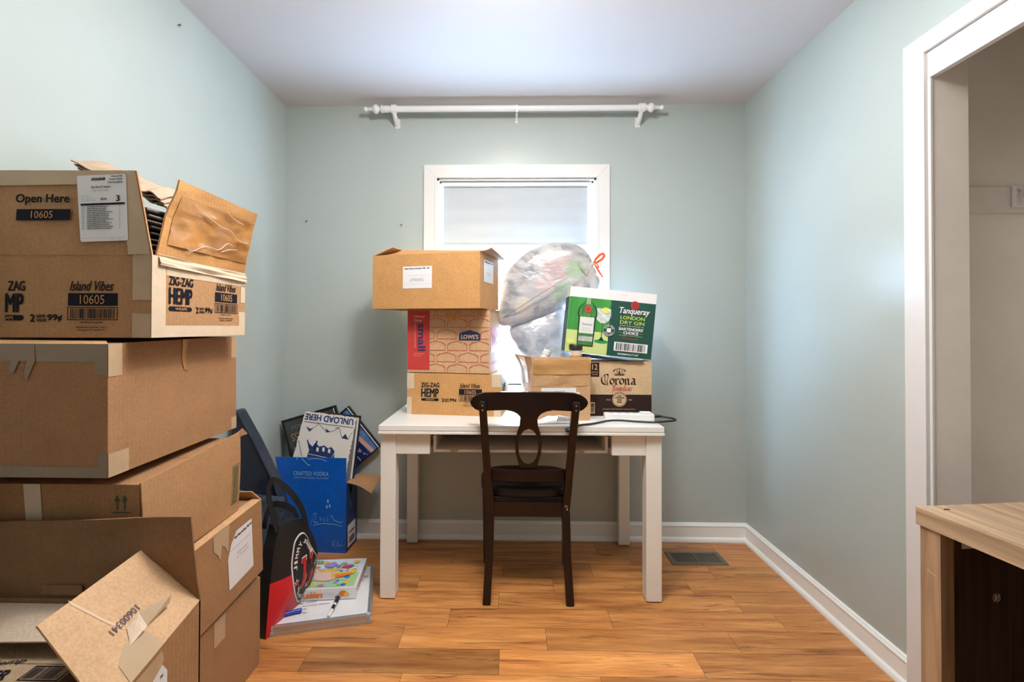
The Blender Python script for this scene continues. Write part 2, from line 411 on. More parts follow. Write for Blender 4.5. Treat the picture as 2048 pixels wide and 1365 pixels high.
# back wall with the window opening
WX0, WX1, WZ0, WZ1 = -.405, .491, .86, 2.025
mb = MB()
for a, b in (((XL, D, 0), (WX0, D + .12, H)), ((WX1, D, 0), (2.2, D + .12, H)), ((WX0, D, 0), (WX1, D + .12, WZ0)), ((WX0, D, WZ1), (WX1, D + .12, H))): mb.box(a, b, WALLM)
struct(mb.build('wall_back'))
# right wall with the closet opening (jamb at y 1.507 .. .35)
CY0, CY1, CZ = .20, 1.512, 2.055
mb = MB()
for a, b in (((XR, CY1, 0), (XR + .11, D, H)), ((XR, YB, 0), (XR + .11, CY0, H)), ((XR, CY0, CZ), (XR + .11, CY1, H))): mb.box(a, b, WALLM)
struct(mb.build('wall_right'))
# closet shell
mb = MB()
mb.box((XR + .11, 1.62, 0), (2.1, 1.66, H), CLOSET); mb.box((2.02, .0, 0), (2.06, 1.66, H), CLOSET); mb.box((XR + .11, -.04, 0), (2.06, .0, H), CLOSET)
mb.box((XR + .111, 1.511, 0), (XR + .115, 1.62, H), CLOSET)
struct(mb.build('wall_closet'))
struct(MB().box((XR + .004, 1.504, 0), (XR + .113, 1.5115, CZ), CLOSET).build('trim_3', bevel=.001))
# closet casing and head board
mb = MB(); mb.box((XR - .018, 1.512, 0), (XR, 1.590, 2.112), TRIM); mb.box((XR - .018, CY0 - .08, 2.055), (XR, 1.512, 2.112), TRIM); mb.box((XR - .018, CY0 - .08, 0), (XR, CY0, 2.055), TRIM)
struct(mb.build('trim_1', bevel=.002))
mb = MB(); mb.box((XR - .006, CY0, 1.972), (XR + .014, 1.512, 2.055), TRIM); mb.box((XR - .006, 1.502, 0), (XR + .003, 1.512, 1.972), TRIM)
struct(mb.build('trim_2', bevel=.0015))
# closet cleat board
struct(MB().box((XR + .115, 1.605, 1.570), (2.02, 1.62, 1.657), mat('closet_cleat_paint', (.80, .76, .72), .5, .05, 8, .2, 30)).build('trim_4', bevel=.002))
# baseboards with cap bead and shoe moulding
def baseboard(name, p0, p1, n):
    p0, p1, n = V(p0), V(p1), V(n)
    prof = [(0, 0), (.024, 0), (.024, .008), (.020, .018), (.014, .024), (.012, .026), (.012, .082), (.0145, .084), (.0145, .088), (.010, .094), (.007, .100), (.004, .102), (0, .102)]
    k = len(prof); vs = [p0 + n * a + V((0, 0, b)) for a, b in prof] + [p1 + n * a + V((0, 0, b)) for a, b in prof]
    fs = [(i, (i + 1) % k, k + (i + 1) % k, k + i) for i in range(k)] + [tuple(range(k - 1, -1, -1)), tuple(range(k, 2 * k))]
    mb = MB().add(vs, fs, BASEM); o = mb.build(name)
    bm = bmesh.new(); bm.from_mesh(o.data); bmesh.ops.recalc_face_normals(bm, faces=bm.faces); bm.to_mesh(o.data); bm.free()
    return struct(o)
baseboard('baseboard_back', (XL, D, 0), (XR, D, 0), (0, -1, 0))
baseboard('baseboard_right', (XR, D, 0), (XR, 1.590, 0), (-1, 0, 0))
baseboard('baseboard_left', (XL, YB, 0), (XL, D, 0), (1, 0, 0))

# window: casing, jamb, sashes, panes, shade
GLASS = bpy.data.materials.new('window_glass'); GLASS.use_nodes = True
nt = GLASS.node_tree; nt.nodes.remove(nt.nodes['Principled BSDF']); tr = nt.nodes.new('ShaderNodeBsdfTransparent'); tr.inputs[0].default_value = (.96, .98, .98, 1)
gl = nt.nodes.new('ShaderNodeBsdfGlossy'); gl.inputs['Roughness'].default_value = .02; ms = nt.nodes.new('ShaderNodeMixShader'); ms.inputs[0].default_value = .06
nt.links.new(tr.outputs[0], ms.inputs[1]); nt.links.new(gl.outputs[0], ms.inputs[2]); nt.links.new(ms.outputs[0], nt.nodes['Material Output'].inputs[0])
win = bpy.data.objects.new('window_1', None); COL.objects.link(win); win.location = (.043, D, WZ0); struct(win)
def W(mb): return mb.warp(lambda q: q - V((.043, D, WZ0)))
CO = .078
mb = MB()
def mitre(x0, z0, x1, z1, wd, y0, y1, m, bottom=True):
    for a, b, c, d in (((x0 - wd, z1 + wd), (x1 + wd, z1 + wd), (x1, z1), (x0, z1)), ((x0 - wd, z0), (x0 - wd, z1 + wd), (x0, z1), (x0, z0)), ((x1, z0), (x1, z1), (x1 + wd, z1 + wd), (x1 + wd, z0))):
        pts = [a, b, c, d]; ar = sum(pts[i][0] * pts[(i + 1) % 4][1] - pts[(i + 1) % 4][0] * pts[i][1] for i in range(4))
        if ar < 0: pts = pts[::-1]
        mb.prism(pts, Fr((0, y0, 0), (1, 0, 0), (0, 0, 1)), -(y0 - y1) if y0 > y1 else (y1 - y0), m)
mitre(WX0, WZ0 - .03, WX1, WZ1, .073, D - .018, D, TRIM)
mitre(WX0 + .001, WZ0, WX1 - .001, WZ1 - .001, .012, D - .022, D - .018, TRIM)
W(mb).build('window_casing', win, bevel=.0015)
mb = MB(); jd = .10
mb.box((WX0, D - .001, WZ0), (WX0 + .012, D + jd, WZ1), TRIMW); mb.box((WX1 - .012, D - .001, WZ0), (WX1, D + jd, WZ1), TRIMW); mb.box((WX0, D - .001, WZ1 - .012), (WX1, D + jd, WZ1), TRIMW)
mb.box((WX0 + .012, D + .02, WZ0), (WX0 + .022, D + .036, WZ1 - .012), TRIMW); mb.box((WX1 - .022, D + .02, WZ0), (WX1 - .012, D + .036, WZ1 - .012), TRIMW); mb.box((WX0 + .012, D + .02, WZ1 - .022), (WX1 - .012, D + .036, WZ1 - .012), TRIMW)
W(mb).build('window_jamb', win, bevel=.001)
mb = MB(); mb.box((WX0 - .09, D - .045, WZ0 - .03), (WX1 + .09, D + .10, WZ0), TRIMW); mb.box((WX0 - .07, D - .016, WZ0 - .09), (WX1 + .07, D, WZ0 - .03), TRIMW)
W(mb).build('window_sill', win, bevel=.003)
def sash(name, z0, z1, y, wd=.036):
    mb = MB(); x0, x1 = WX0 + .013, WX1 - .013
    for a, b in (((x0, z0), (x0 + wd, z1)), ((x1 - wd, z0), (x1, z1)), ((x0 + wd, z0), (x1 - wd, z0 + wd)), ((x0 + wd, z1 - wd), (x1 - wd, z1))): mb.box((a[0], y, a[1]), (b[0], y + .03, b[1]), TRIMW)
    s = W(mb).build(name, win, bevel=.0015)
    g = MB().box((x0 + wd, y + .013, z0 + wd), (x1 - wd, y + .017, z1 - wd), GLASS); W(g).build('pane', s)
sash('upper_sash', 1.605, WZ1 - .013, D + .066)
sash('lower_sash', WZ0 + .001, 1.645, D + .037, .044)
# translucent shade hung inside the upper half
SHADE = mat('shade_fabric', (.50, .54, .58), .8, .02, 60, .3, 180, trans=.014, stretch=(1, 1, 3))
def shade_fn(u, v):
    x = -.372 + u * (.447 + .372); z = 1.650 + v * (1.988 - 1.650)
    return V((x, D + .028 + .0016 * math.sin(z * 260) * 0 + .0025 * math.sin(z * 70 + 1.2 * noise.noise(V((x * 2, z * 2, 0)))), z))
sh = thing('window_shade', 'translucent white fabric shade lowered over the upper half of the window', 'shade', (.037, D + .03, 1.65))
mb = MB().sheet(shade_fn, 12, 40, .0012, SHADE); mb.warp(lambda q: q - V((.037, D + .03, 1.65))); mb.build('shade_fabric', sh, smooth=True)
mb = MB().box((-.374, D + .018, 1.640), (.449, D + .032, 1.654), TRIMW); mb.warp(lambda q: q - V((.037, D + .03, 1.65))); mb.build('bottom_bar', sh, bevel=.003)
mb = MB().box((-.376, D + .010, 1.985), (.451, D + .034, 2.006), TRIMW); mb.warp(lambda q: q - V((.037, D + .03, 1.65))); mb.build('headrail', sh, bevel=.003)

# curtain rod
RODW = mat('white_rod_paint', (.86, .86, .87), .3, coat=.3)
ry, rz = D - .085, 2.383
rod = thing('curtain_rod', 'white wooden curtain rod with turned finials mounted under the ceiling', 'curtain rod', (.043, ry, rz))
o_ = V((.043, ry, rz))
def R(mb): return mb.warp(lambda q: q - o_)
R(MB().tube([(-.69, ry, rz), (.04, ry, rz)], .0165, RODW, 20)).build('rod', rod, smooth=False)
R(MB().tube([(.035, ry, rz - .0005), (.775, ry, rz - .0005)], .0150, RODW, 20)).build('rod', rod)
fin = [(0, .011), (.004, .021), (.010, .021), (.013, .012), (.018, .010), (.022, .012), (.030, .022), (.040, .0255), (.050, .022), (.058, .013), (.066, .009), (.080, .0085), (.088, .007), (.091, .011), (.098, .0135), (.105, .011), (.109, .004)]
for sx, x in ((-1, -.690), (1, .732)):
    smooth_by_angle(R(MB().lathe([(-.03, .0185), (0, .0185)] + [(a + .001, b) for a, b in fin], (x, ry, rz), (sx, 0, 0), RODW, 24)).build('finial', rod), 50)
for sx, x in ((-1, -.632), (1, .722)):
    mb = MB(); mb.lathe([(-.014, .023), (.014, .023)], (x, ry, rz), (1, 0, 0), RODW, 22)
    mb.tube([(x, ry, rz - .015), (x, ry + .03, rz - .035), (x, D - .015, rz - .05), (x, D, rz - .055)], [.011, .013, .015, .016], RODW, 12)
    mb.box((x - .014, D - .006, rz - .075), (x + .014, D, rz - .02), RODW)
    b = smooth_by_angle(R(mb).build('bracket', rod), 50)
mb = MB().box((.036, D - .003, rz - .045), (.05, D, rz + .01), RODW); mb.box((.038, ry - .017, rz - .033), (.048, ry - .014, rz + .012), RODW); mb.box((.038, ry - .017, rz - .033), (.048, D, rz - .030), RODW)
R(mb).build('support_hook', rod)
for i, (x, y, z, lab) in enumerate(((XL, 1.784, 2.341, 'small metal nail in left wall just below the ceiling'), (-1.146, D, 1.783, 'small nail in back wall near the left corner'), (-.606, D, 1.762, 'small nail in back wall close to the window casing'))):
    t = V((1, 0, 0)) if i == 0 else V((0, -1, 0))
    mb = MB().lathe([(-.004, .0016), (.010, .0016), (.0101, .0045), (.0115, .0045)], (0, 0, 0), t, mat('nail_metal', (.16, .15, .13), .4, metal=.8), 10)
    o = mb.build('wall_nail'); o.location = (x, y, z); tag(o, lab, 'nail')

# floor register
vt = thing('floor_register', 'brown metal floor register with slatted grille by the back baseboard', 'vent', (.962, 2.467, 0))
VM = mat('register_bronze', (.17, .15, .11), .45, metal=.3)
mb = MB()
for a, b in (((-.14, -.066), (.14, -.046)), ((-.14, .046), (.14, .066)), ((-.14, -.046), (-.117, .046)), ((.117, -.046), (.14, .046))): mb.box((*a, 0), (*b, .005), VM)
mb.build('frame', vt, bevel=.0012)
mb = MB().box((-.117, -.046, .0006), (.117, .046, .0012), BLACKP)
for i in range(19):
    x = -.111 + i * .0124; mb.add([(x - .003, -.046, .001), (x - .0022, -.046, .001), (x + .0025, -.046, .0045), (x + .0015, -.046, .0045), (x - .003, .046, .001), (x - .0022, .046, .001), (x + .0025, .046, .0045), (x + .0015, .046, .0045)], [(0, 1, 2, 3), (7, 6, 5, 4), (1, 5, 6, 2), (0, 3, 7, 4), (3, 2, 6, 7)], VM)
mb.box((-.005, -.046, .001), (.005, .046, .0042), VM)
mb.build('grille', vt)
vt['category'] = 'vent'

# closet rod bracket + wooden rod
cr_ = thing('closet_rod_bracket', 'white painted closet rod socket screwed to the cleat board', 'bracket', (1.70, 1.6045, 1.622))
mb = MB().box((-.035, -.012, -.036), (.07, 0, .036), TRIM); mb.ring(Fr((.004, -.012, 0), (1, 0, 0), (0, 0, 1)), 0, 0, .026, .008, TRIM, 3)
mb.build('plate', cr_, bevel=.004); MB().lathe([(0, .005), (.004, .004)], (-.022, -.012, .02), (0, -1, 0), STEEL, 10).build('screw', cr_)
o = MB().tube([(0, 0, 0), (0, -1.50, 0)], .0155, mat('rod_wood', (.50, .33, .17), .5, .1, 20), 16).build('closet_rod'); o.location = (1.715, 1.59, 1.622)
tag(o, 'bare wooden hanging rod inside the closet', 'rod')

# ------------------------------------------------------------------ desk
DX, DY, DZ = .053, 2.345, .760
dk = thing('writing_desk', 'cream painted wooden desk with a missing drawer front, standing under the window', 'desk', (DX, DY, 0))
o_ = V((DX, DY, 0))
TOPM = mat('cream_desktop_paint', (.88, .88, .85), .30, .03, 3, .05, 20, coat=.3)
mb = MB(); mb.box((-.560, 2.045, .737), (.666, 2.647, DZ), TOPM); mb.box((-.556, 2.049, .7335), (.662, 2.645, .737), CREAM); mb.box((-.562, 2.043, .722), (.668, 2.647, .7335), CREAM)
R(mb).build('desktop', dk, bevel=.003)
for x0, x1, y0, y1 in ((-.557, -.490, 2.066, 2.133), (.596, .663, 2.066, 2.133), (-.554, -.494, 2.597, 2.645), (.600, .660, 2.597, 2.645)):
    mb = MB().box((x0, y0, .004), (x1, y1, .722), CREAM); l = R(mb).build('leg', dk, bevel=.004)
    R(MB().box((x0 + .012, y0 + .012, 0), (x1 - .012, y1 - .012, .004), BLACKP)).build('glide', l)
mb = MB(); mb.box((-.490, 2.072, .629), (-.342, 2.092, .722), CREAM); mb.box((.450, 2.072, .629), (.596, 2.092, .722), CREAM)
mb.box((-.362, 2.092, .629), (-.342, 2.60, .722), CREAM); mb.box((.450, 2.092, .629), (.470, 2.60, .722), CREAM)
mb.box((-.550, 2.133, .629), (-.530, 2.597, .722), CREAM); mb.box((.636, 2.133, .629), (.656, 2.597, .722), CREAM); mb.box((-.494, 2.620, .629), (.600, 2.638, .722), CREAM)
R(mb).build('apron', dk, bevel=.003)
TRAYM = mat('tray_white', (.78, .75, .72), .5, .03, 8); TORN = mat('torn_particle_board', (.62, .37, .17), .9, .35, 90, .8, 120)
dr = bpy.data.objects.new('drawer', None); COL.objects.link(dr); dr.parent = dk
R(MB().box((-.330, 2.10, .632), (.437, 2.56, .644), TRAYM)).build('tray_bottom', dr, bevel=.001)
for x0 in (-.330, .425): R(MB().box((x0, 2.096, .644), (x0 + .012, 2.56, .706), TRAYM)).build('tray_side', dr, bevel=.001)
R(MB().box((-.318, 2.548, .644), (.425, 2.56, .706), TRAYM)).build('tray_back', dr)
for x in (-.238, .318):
    pts = [(-.019, -.003), (-.010, -.005), (.004, -.0045), (.017, -.003), (.019, .003), (.009, .0045), (.0, .0035), (-.008, .005), (-.018, .004)]
    R(MB().poly([(a * .95, b) for a, b in pts], Fr((x, 2.0995, .6385), (1, 0, 0), (0, 0, 1)), TORN)).build('torn_patch', dr)
for x0 in (-.340, .438):
    mb = MB().box((x0, 2.10, .658), (x0 + .0085, 2.50, .700), STEEL)
    for k in range(4): mb.box((x0 + .001, 2.094, .660 + k * .010), (x0 + .0075, 2.10, .666 + k * .010), BLACKP)
    R(mb).build('drawer_slide', dr)

# ------------------------------------------------------------------ chair
CX = .0875
ch = thing('dining_chair', 'dark mahogany dining chair with oval-pierced splat back, tucked in at the desk', 'chair', (CX, 2.2, 0))
o_ = V((CX, 2.2, 0))
def lerp(tab, z):
    for (a, b), (c, d) in zip(tab, tab[1:]):
        if z <= c: return b + (d - b) * (max(z, a) - a) / (c - a)
    return tab[-1][1]
yz = [(0, 2.045), (.2, 2.072), (.40, 2.088), (.52, 2.080), (.70, 2.040), (.86, 1.997), (.92, 1.98)]
xz = [(0, .178), (.2, .168), (.39, .164), (.52, .176), (.70, .186), (.88, .196)]
for s in (-1, 1):
    mb = MB(); ring = []
    zs = [0, .1, .2, .3, .39, .46, .52, .6, .7, .8, .86, .875]
    vs = []
    for z in zs:
        x, y = CX + s * lerp(xz, z), lerp(yz, z); wx = .0175 if z < .5 else .0165; wy = .016
        if z == .875: wx *= .7; wy *= .6
        vs += [(x - wx, y - wy, z), (x + wx, y - wy, z), (x + wx, y + wy, z), (x - wx, y + wy, z)]
    fs = [(4 * i + k, 4 * i + (k + 1) % 4, 4 * i + 4 + (k + 1) % 4, 4 * i + 4 + k) for i in range(len(zs) - 1) for k in range(4)] + [(3, 2, 1, 0), tuple(4 * (len(zs) - 1) + k for k in range(4))]
    mb.add(vs, fs, DARKWOOD); p = R(mb).build('leg', ch, bevel=.005, seg=3)
    x = CX + s * .195; mb = MB()
    for z in (.858, .838): mb.lathe([(0, .0042), (.0025, .0035)], (x, lerp(yz, z) - .016, z), (0, -1, 0), STEEL, 10)
    R(mb).build('screw', p)
top = [(0, .917), (.12, .915), (.19, .910), (.222, .899), (.242, .884), (.250, .868)]
bot = [(0, .800), (.034, .803), (.040, .815), (.052, .826), (.07, .834), (.098, .839), (.173, .834), (.205, .830), (.228, .838), (.244, .852), (.250, .866)]
def strip(xs, ft, fb, fy, t, m):
    """profile in x with top/bottom functions, curved in y, thickness t"""
    mb = MB(); n = len(xs); vs = []
    for x in xs:
        y = fy(x); a, b = ft(x), fb(x); ya = y - .022 * (a - .87) / .05 * .3
        vs += [(CX + x, y, b), (CX + x, ya, a), (CX + x, ya + t, a), (CX + x, y + t, b)]
    fs = []
    for i in range(n - 1):
        for k in range(4): fs.append((4 * i + k, 4 * i + (k + 1) % 4, 4 * i + 4 + (k + 1) % 4, 4 * i + 4 + k))
    fs += [(3, 2, 1, 0), tuple(4 * (n - 1) + k for k in range(4))]
    mb.add(vs, [f[::-1] for f in fs], m); return mb
xs = sorted({round(s * v, 4) for s in (-1, 1) for v in (0, .017, .034, .040, .046, .052, .06, .07, .085, .098, .12, .15, .173, .19, .205, .216, .228, .237, .244, .2475, .250)})
def recalc(o):
    bm = bmesh.new(); bm.from_mesh(o.data); bmesh.ops.recalc_face_normals(bm, faces=bm.faces); bm.to_mesh(o.data); bm.free(); return o
recalc(R(strip(xs, lambda x: lerp(top, abs(x)), lambda x: lerp(bot, abs(x)), lambda x: 1.978 + .035 * (x / .25) ** 2, .024, DARKWOOD)).build('crest_rail', ch, bevel=.005, seg=3))
# pierced splat
wo = [(.545, .036), (.57, .036), (.60, .045), (.64, .055), (.69, .058), (.73, .050), (.765, .039), (.80, .036), (.83, .036)]
mb = MB(); zs = [.545, .56, .575, .5862] + [.5862 + .1656 * k / 18 for k in range(1, 18)] + [.7518, .77, .785, .80, .815]
def hole(z):
    t = (z - .669) / .0828
    return .043 * math.sqrt(max(0, 1 - t * t))
for s in (-1, 1):
    vs = []
    for z in zs:
        y = lerp(yz, z) + .006; a, b = hole(z), lerp(wo, z)
        vs += [(CX + s * a, y, z), (CX + s * b, y, z), (CX + s * b, y + .013, z), (CX + s * a, y + .013, z)]
    fs = [(4 * i + k, 4 * i + (k + 1) % 4, 4 * i + 4 + (k + 1) % 4, 4 * i + 4 + k) for i in range(len(zs) - 1) for k in range(4)] + [(3, 2, 1, 0), tuple(4 * (len(zs) - 1) + k for k in range(4))]
    fs = [f for i, f in enumerate(fs) if not (i < 4 * (len(zs) - 1) and i % 4 == 3 and (hole(zs[i // 4]) < 1e-6 and hole(zs[i // 4 + 1]) < 1e-6))]
    mb.add(vs, fs, DARKWOOD)
recalc(R(mb).build('splat', ch, bevel=.003, weld=True))
def cross(name, z0, z1, hw, y, t, bow=0):
    xs = [hw * (i / 6 - 1) for i in range(13)]
    m2 = MB(); vs = []
    for x in xs:
        yy = y - bow * (1 - (x / hw) ** 2); vs += [(CX + x, yy, z0), (CX + x, yy - .0, z1), (CX + x, yy + t, z1), (CX + x, yy + t, z0)]
    fs = [(4 * i + k, 4 * i + (k + 1) % 4, 4 * i + 4 + (k + 1) % 4, 4 * i + 4 + k) for i in range(12) for k in range(4)] + [(3, 2, 1, 0), tuple(48 + k for k in range(4))]
    return recalc(R(m2.add(vs, fs, DARKWOOD)).build(name, ch, bevel=.003))
cross('back_rail', .518, .566, .160, 2.078, .020, .018)
cross('seat_rail', .356, .420, .150, 2.082, .022, 0)
# seat: rounded upholstered pad on a frame
def seat_outline(k, r=1):
    pts = []
    for i in range(40):
        a = 2 * PI * i / 40; c, s_ = math.cos(a), math.sin(a)
        x = .216 * math.copysign(abs(c) ** .55, c); y = .175 * math.copysign(abs(s_) ** .6, s_)
        x *= 1.0 + .06 * (y / .175) * .8
        pts.append((CX + x * r, 2.275 + y * r))
    return pts
mb = MB(); lay = [(.432, .97), (.440, 1.0), (.462, 1.0), (.474, .97), (.481, .88), (.486, .6), (.488, .2)]
vs = []; 
for z, r in lay: vs += [(x, y, z) for x, y in seat_outline(40, r)]
fs = [(40 * i + k, 40 * i + (k + 1) % 40, 40 * i + 40 + (k + 1) % 40, 40 * i + 40 + k) for i in range(len(lay) - 1) for k in range(40)] + [tuple(range(39, -1, -1)), tuple(range(40 * 6, 40 * 7))]
R(mb.add(vs, fs, mat('seat_black_vinyl', (.006, .006, .007), .45))).build('seat', ch, smooth=True)
mb = MB(); mb.box((CX - .155, 2.106, .385), (CX + .155, 2.122, .436), DARKWOOD); mb.box((CX - .175, 2.105, .37), (CX - .155, 2.42, .432), DARKWOOD); mb.box((CX + .155, 2.105, .37), (CX + .175, 2.42, .432), DARKWOOD); mb.box((CX - .155, 2.405, .37), (CX + .155, 2.425, .432), DARKWOOD)
R(mb).build('seat_frame', ch, bevel=.003)
for s in (-1, 1):
    x = CX + s * .197; vs = []
    for z, r in ((0, .012), (.25, .016), (.432, .020)): vs += [(x - r, 2.40 - r, z), (x + r, 2.40 - r, z), (x + r, 2.40 + r, z), (x - r, 2.40 + r, z)]
    fs = [(4 * i + k, 4 * i + (k + 1) % 4, 4 * i + 4 + (k + 1) % 4, 4 * i + 4 + k) for i in range(2) for k in range(4)] + [(3, 2, 1, 0), (8, 9, 10, 11)]
    R(MB().add(vs, fs, DARKWOOD)).build('leg', ch, bevel=.003)
# paint chip on the right leg
R(MB().line([(.246, .405), (.252, .418), (.256, .405), (.258, .392), (.252, .396)], Fr((0, 2.0715, 0), (1, 0, 0), (0, 0, 1)), .0022, mat('bare_wood_chip', (.6, .45, .3), .7)).warp(lambda q: V((q.x, q.y + .0, q.z)))).build('chip', ch)

# ------------------------------------------------------------------ cardboard boxes
def place(fl, fr, d):
    a = math.atan2(fr[1] - fl[1], fr[0] - fl[0]); w_ = math.hypot(fr[0] - fl[0], fr[1] - fl[1])
    c = V(((fl[0] + fr[0]) / 2, (fl[1] + fr[1]) / 2)) + V((-math.sin(a), math.cos(a))) * d / 2
    return c, a, w_
def frames(w_, d, h):
    return dict(front=Fr((-w_ / 2, -d / 2, 0), (1, 0, 0), (0, 0, 1)), right=Fr((w_ / 2, -d / 2, 0), (0, 1, 0), (0, 0, 1)),
                left=Fr((-w_ / 2, d / 2, 0), (0, -1, 0), (0, 0, 1)), top=Fr((-w_ / 2, -d / 2, h), (1, 0, 0), (0, 1, 0)), back=Fr((w_ / 2, d / 2, 0), (-1, 0, 0), (0, 0, 1)))
def body(root, w_, d, h, m, inner=None, is_open=False, prints=None, bow=0, name='box_body', t=.004):
    mb = MB(); F = frames(w_, d, h)
    n = 8
    def wall(fr, L):
        mb.grid(lambda u, v: fr.p(u * L, v * h), n, n, m)
    wall(F['front'], w_); wall(F['right'], d); wall(F['back'], w_); wall(F['left'], d)
    mb.add([(-w_ / 2, -d / 2, 0), (w_ / 2, -d / 2, 0), (w_ / 2, d / 2, 0), (-w_ / 2, d / 2, 0)], [(3, 2, 1, 0)], m)
    if is_open:
        a, b = w_ / 2 - t, d / 2 - t; im = inner or KIN
        mb.add([(-a, -b, t), (a, -b, t), (a, b, t), (-a, b, t), (-a, -b, h), (a, -b, h), (a, b, h), (-a, b, h)], [(0, 1, 2, 3), (1, 0, 4, 5), (2, 1, 5, 6), (3, 2, 6, 7), (0, 3, 7, 4)], im)
        A, B = w_ / 2, d / 2
        mb.add([(-A, -B, h), (A, -B, h), (A, B, h), (-A, B, h), (-a, -b, h), (a, -b, h), (a, b, h), (-a, b, h)], [(0, 1, 5, 4), (1, 2, 6, 5), (2, 3, 7, 6), (3, 0, 4, 7)], KIN)
    else:
        mb.grid(lambda u, v: F['top'].p(u * w_, v * d), n, n, m)
        mb.rect(F['top'], 0, d / 2 - .0008, w_, d / 2 + .0008, INK, .3)
    if prints: prints(mb, F, w_, d, h)
    def wf(q):
        k = math.sin(PI * min(max(q.z / h, 0), 1)) * bow
        fx = q.x / (w_ / 2); fy = q.y / (d / 2)
        return V((q.x + k * max(-1, min(1, fx * abs(fx) ** 6)) * math.cos(PI / 2 * min(1, abs(fy))), q.y + k * max(-1, min(1, fy * abs(fy) ** 6)) * math.cos(PI / 2 * min(1, abs(fx))), q.z))
    if bow and not prints: mb.warp(wf)
    return mb.build(name, root)
def qsheet(c00, c10, c11, c01, t=.0035, m=None, back=None, bend=0, nu=6, nv=6, wob=0, seed=0, twist=0):
    """thick bilinear board; bend = bulge along the normal"""
    c00, c10, c11, c01 = V(c00), V(c10), V(c11), V(c01); n = (c10 - c00).cross(c01 - c00).normalized()
    def fn(u, v):
        p = c00 * (1 - u) * (1 - v) + c10 * u * (1 - v) + c11 * u * v + c01 * (1 - u) * v
        p = p + n * (bend * math.sin(PI * v) + twist * math.sin(PI * u) * v)
        if wob: p = p + n * (wob * noise.noise(V((u * 3 + seed, v * 3, seed))))
        return p
    mb = MB().sheet(fn, nu, nv, t, m or KRAFT, back or KIN); mb.fn = fn; return mb
def local(o_root, mb):
    bpy.context.view_layer.update(); inv = o_root.matrix_world.inverted(); return mb.warp(lambda q: inv @ q)

# shared artwork of the printed wrap cartons, s = scale
def vibes_art(mb, F, u, v, s, part=0):
    q = F.sub(u, v)
    def k(a): return a * s
    if part == 0:
        mb.text('ZIG-ZAG', q, k(0), k(.091), k(.091), k(.113), INK, .03)
        mb.text('HEMP', q, k(0), k(.043), k(.088), k(.085), INK, .035)
        mb.poly([(k(.004), k(.025)), (k(.084), k(.025)), (k(.089), k(.031)), (k(.084), k(.037)), (k(.004), k(.037)), (k(-.001), k(.031))], q, INK)
        mb.text('WRAPS', q, k(.022), k(.0275), k(.066), k(.0345), KRAFT4, .03, 0, 3)
    else:
        mb.text('ZAG', q, k(.052), k(.091), k(.091), k(.113), INK, .03)
        mb.text('MP', q, k(.046), k(.043), k(.088), k(.085), INK, .035)
        mb.poly([(k(.046), k(.025)), (k(.084), k(.025)), (k(.089), k(.031)), (k(.084), k(.037)), (k(.046), k(.037))], q, INK)
        mb.text('APS', q, k(.048), k(.0275), k(.066), k(.0345), KRAFT4, .03, 0, 3)
    mb.text('2', q, k(.103), k(.022), k(.114), k(.039), INK, .04); mb.text('HEMP', q, k(.117), k(.031), k(.138), k(.038), INK, .03); mb.text('WRAPS', q, k(.117), k(.022), k(.140), k(.029), INK, .03)
    mb.text('99¢', q, k(.142), k(.022), k(.176), k(.039), INK, .04)
    mb.text('Island Vibes', q, k(.192), k(.091), k(.288), k(.113), INK, .012, .25)
    mb.rect(q, k(.188), k(.058), k(.300), k(.086), INK); mb.text('10605', q, k(.216), k(.062), k(.271), k(.082), KRAFT4, .004, 0, 3)
    mb.barcode(q, k(.188), k(.027), k(.300), k(.054), INK, 5, True)
    mb.text('0084410605', q, k(.216), k(.019), k(.268), k(.023), INK, 0); mb.text('Distributed by National Tobacco', q, k(.206), k(.008), k(.278), k(.012), INK, .01); mb.text('Company, L.P. Louisville KY', q, k(.210), k(.002), k(.274), k(.006), INK, .01)

# 1. printed wrap carton on the desk
c, a, w_ = place((-.494, 2.313), (-.034, 2.252), .25)
b = thing('cardboard_box', 'printed kraft carton marked ZIG-ZAG HEMP standing on the left side of the desk', 'box', (c.x, c.y, DZ), a)
def pr(mb, F, w_, d, h):
    vibes_art(mb, F['front'], .072, .042, 1)
    F2 = F['right'].sub(.02, .03); mb.text('HEMP', F2, .02, .08, .12, .12, INK, .03); mb.rect(F2, .02, .02, .12, .05, INK)
body(b, w_, .25, .199, KRAFT4, prints=pr)
F = frames(w_, .25, .199)
mb = MB()
def tape_corner(mb, w_, d, h, x0, x1, v0, v1, right=.0, m=PTAPE):
    F = frames(w_, d, h); mb.rect(F['front'], x0, v0, x1, v1, m, 1.5)
mb.rect(F['front'], 0, .125, .036, .199, PTAPE, 1.4); mb.rect(F['front'], 0, .0, .024, .085, PTAPE, 1.4)
mb.rect(F['front'], w_ - .045, .14, w_, .199, PTAPE, 1.4); mb.rect(F['front'], w_ - .035, .0, w_, .05, PTAPE, 1.4); mb.rect(F['right'], 0, .125, .25, .199, PTAPE, 1.2); mb.rect(F['left'], 0, .125, .25, .199, PTAPE, 1.4)
mb.build_parts('paper_tape', b)

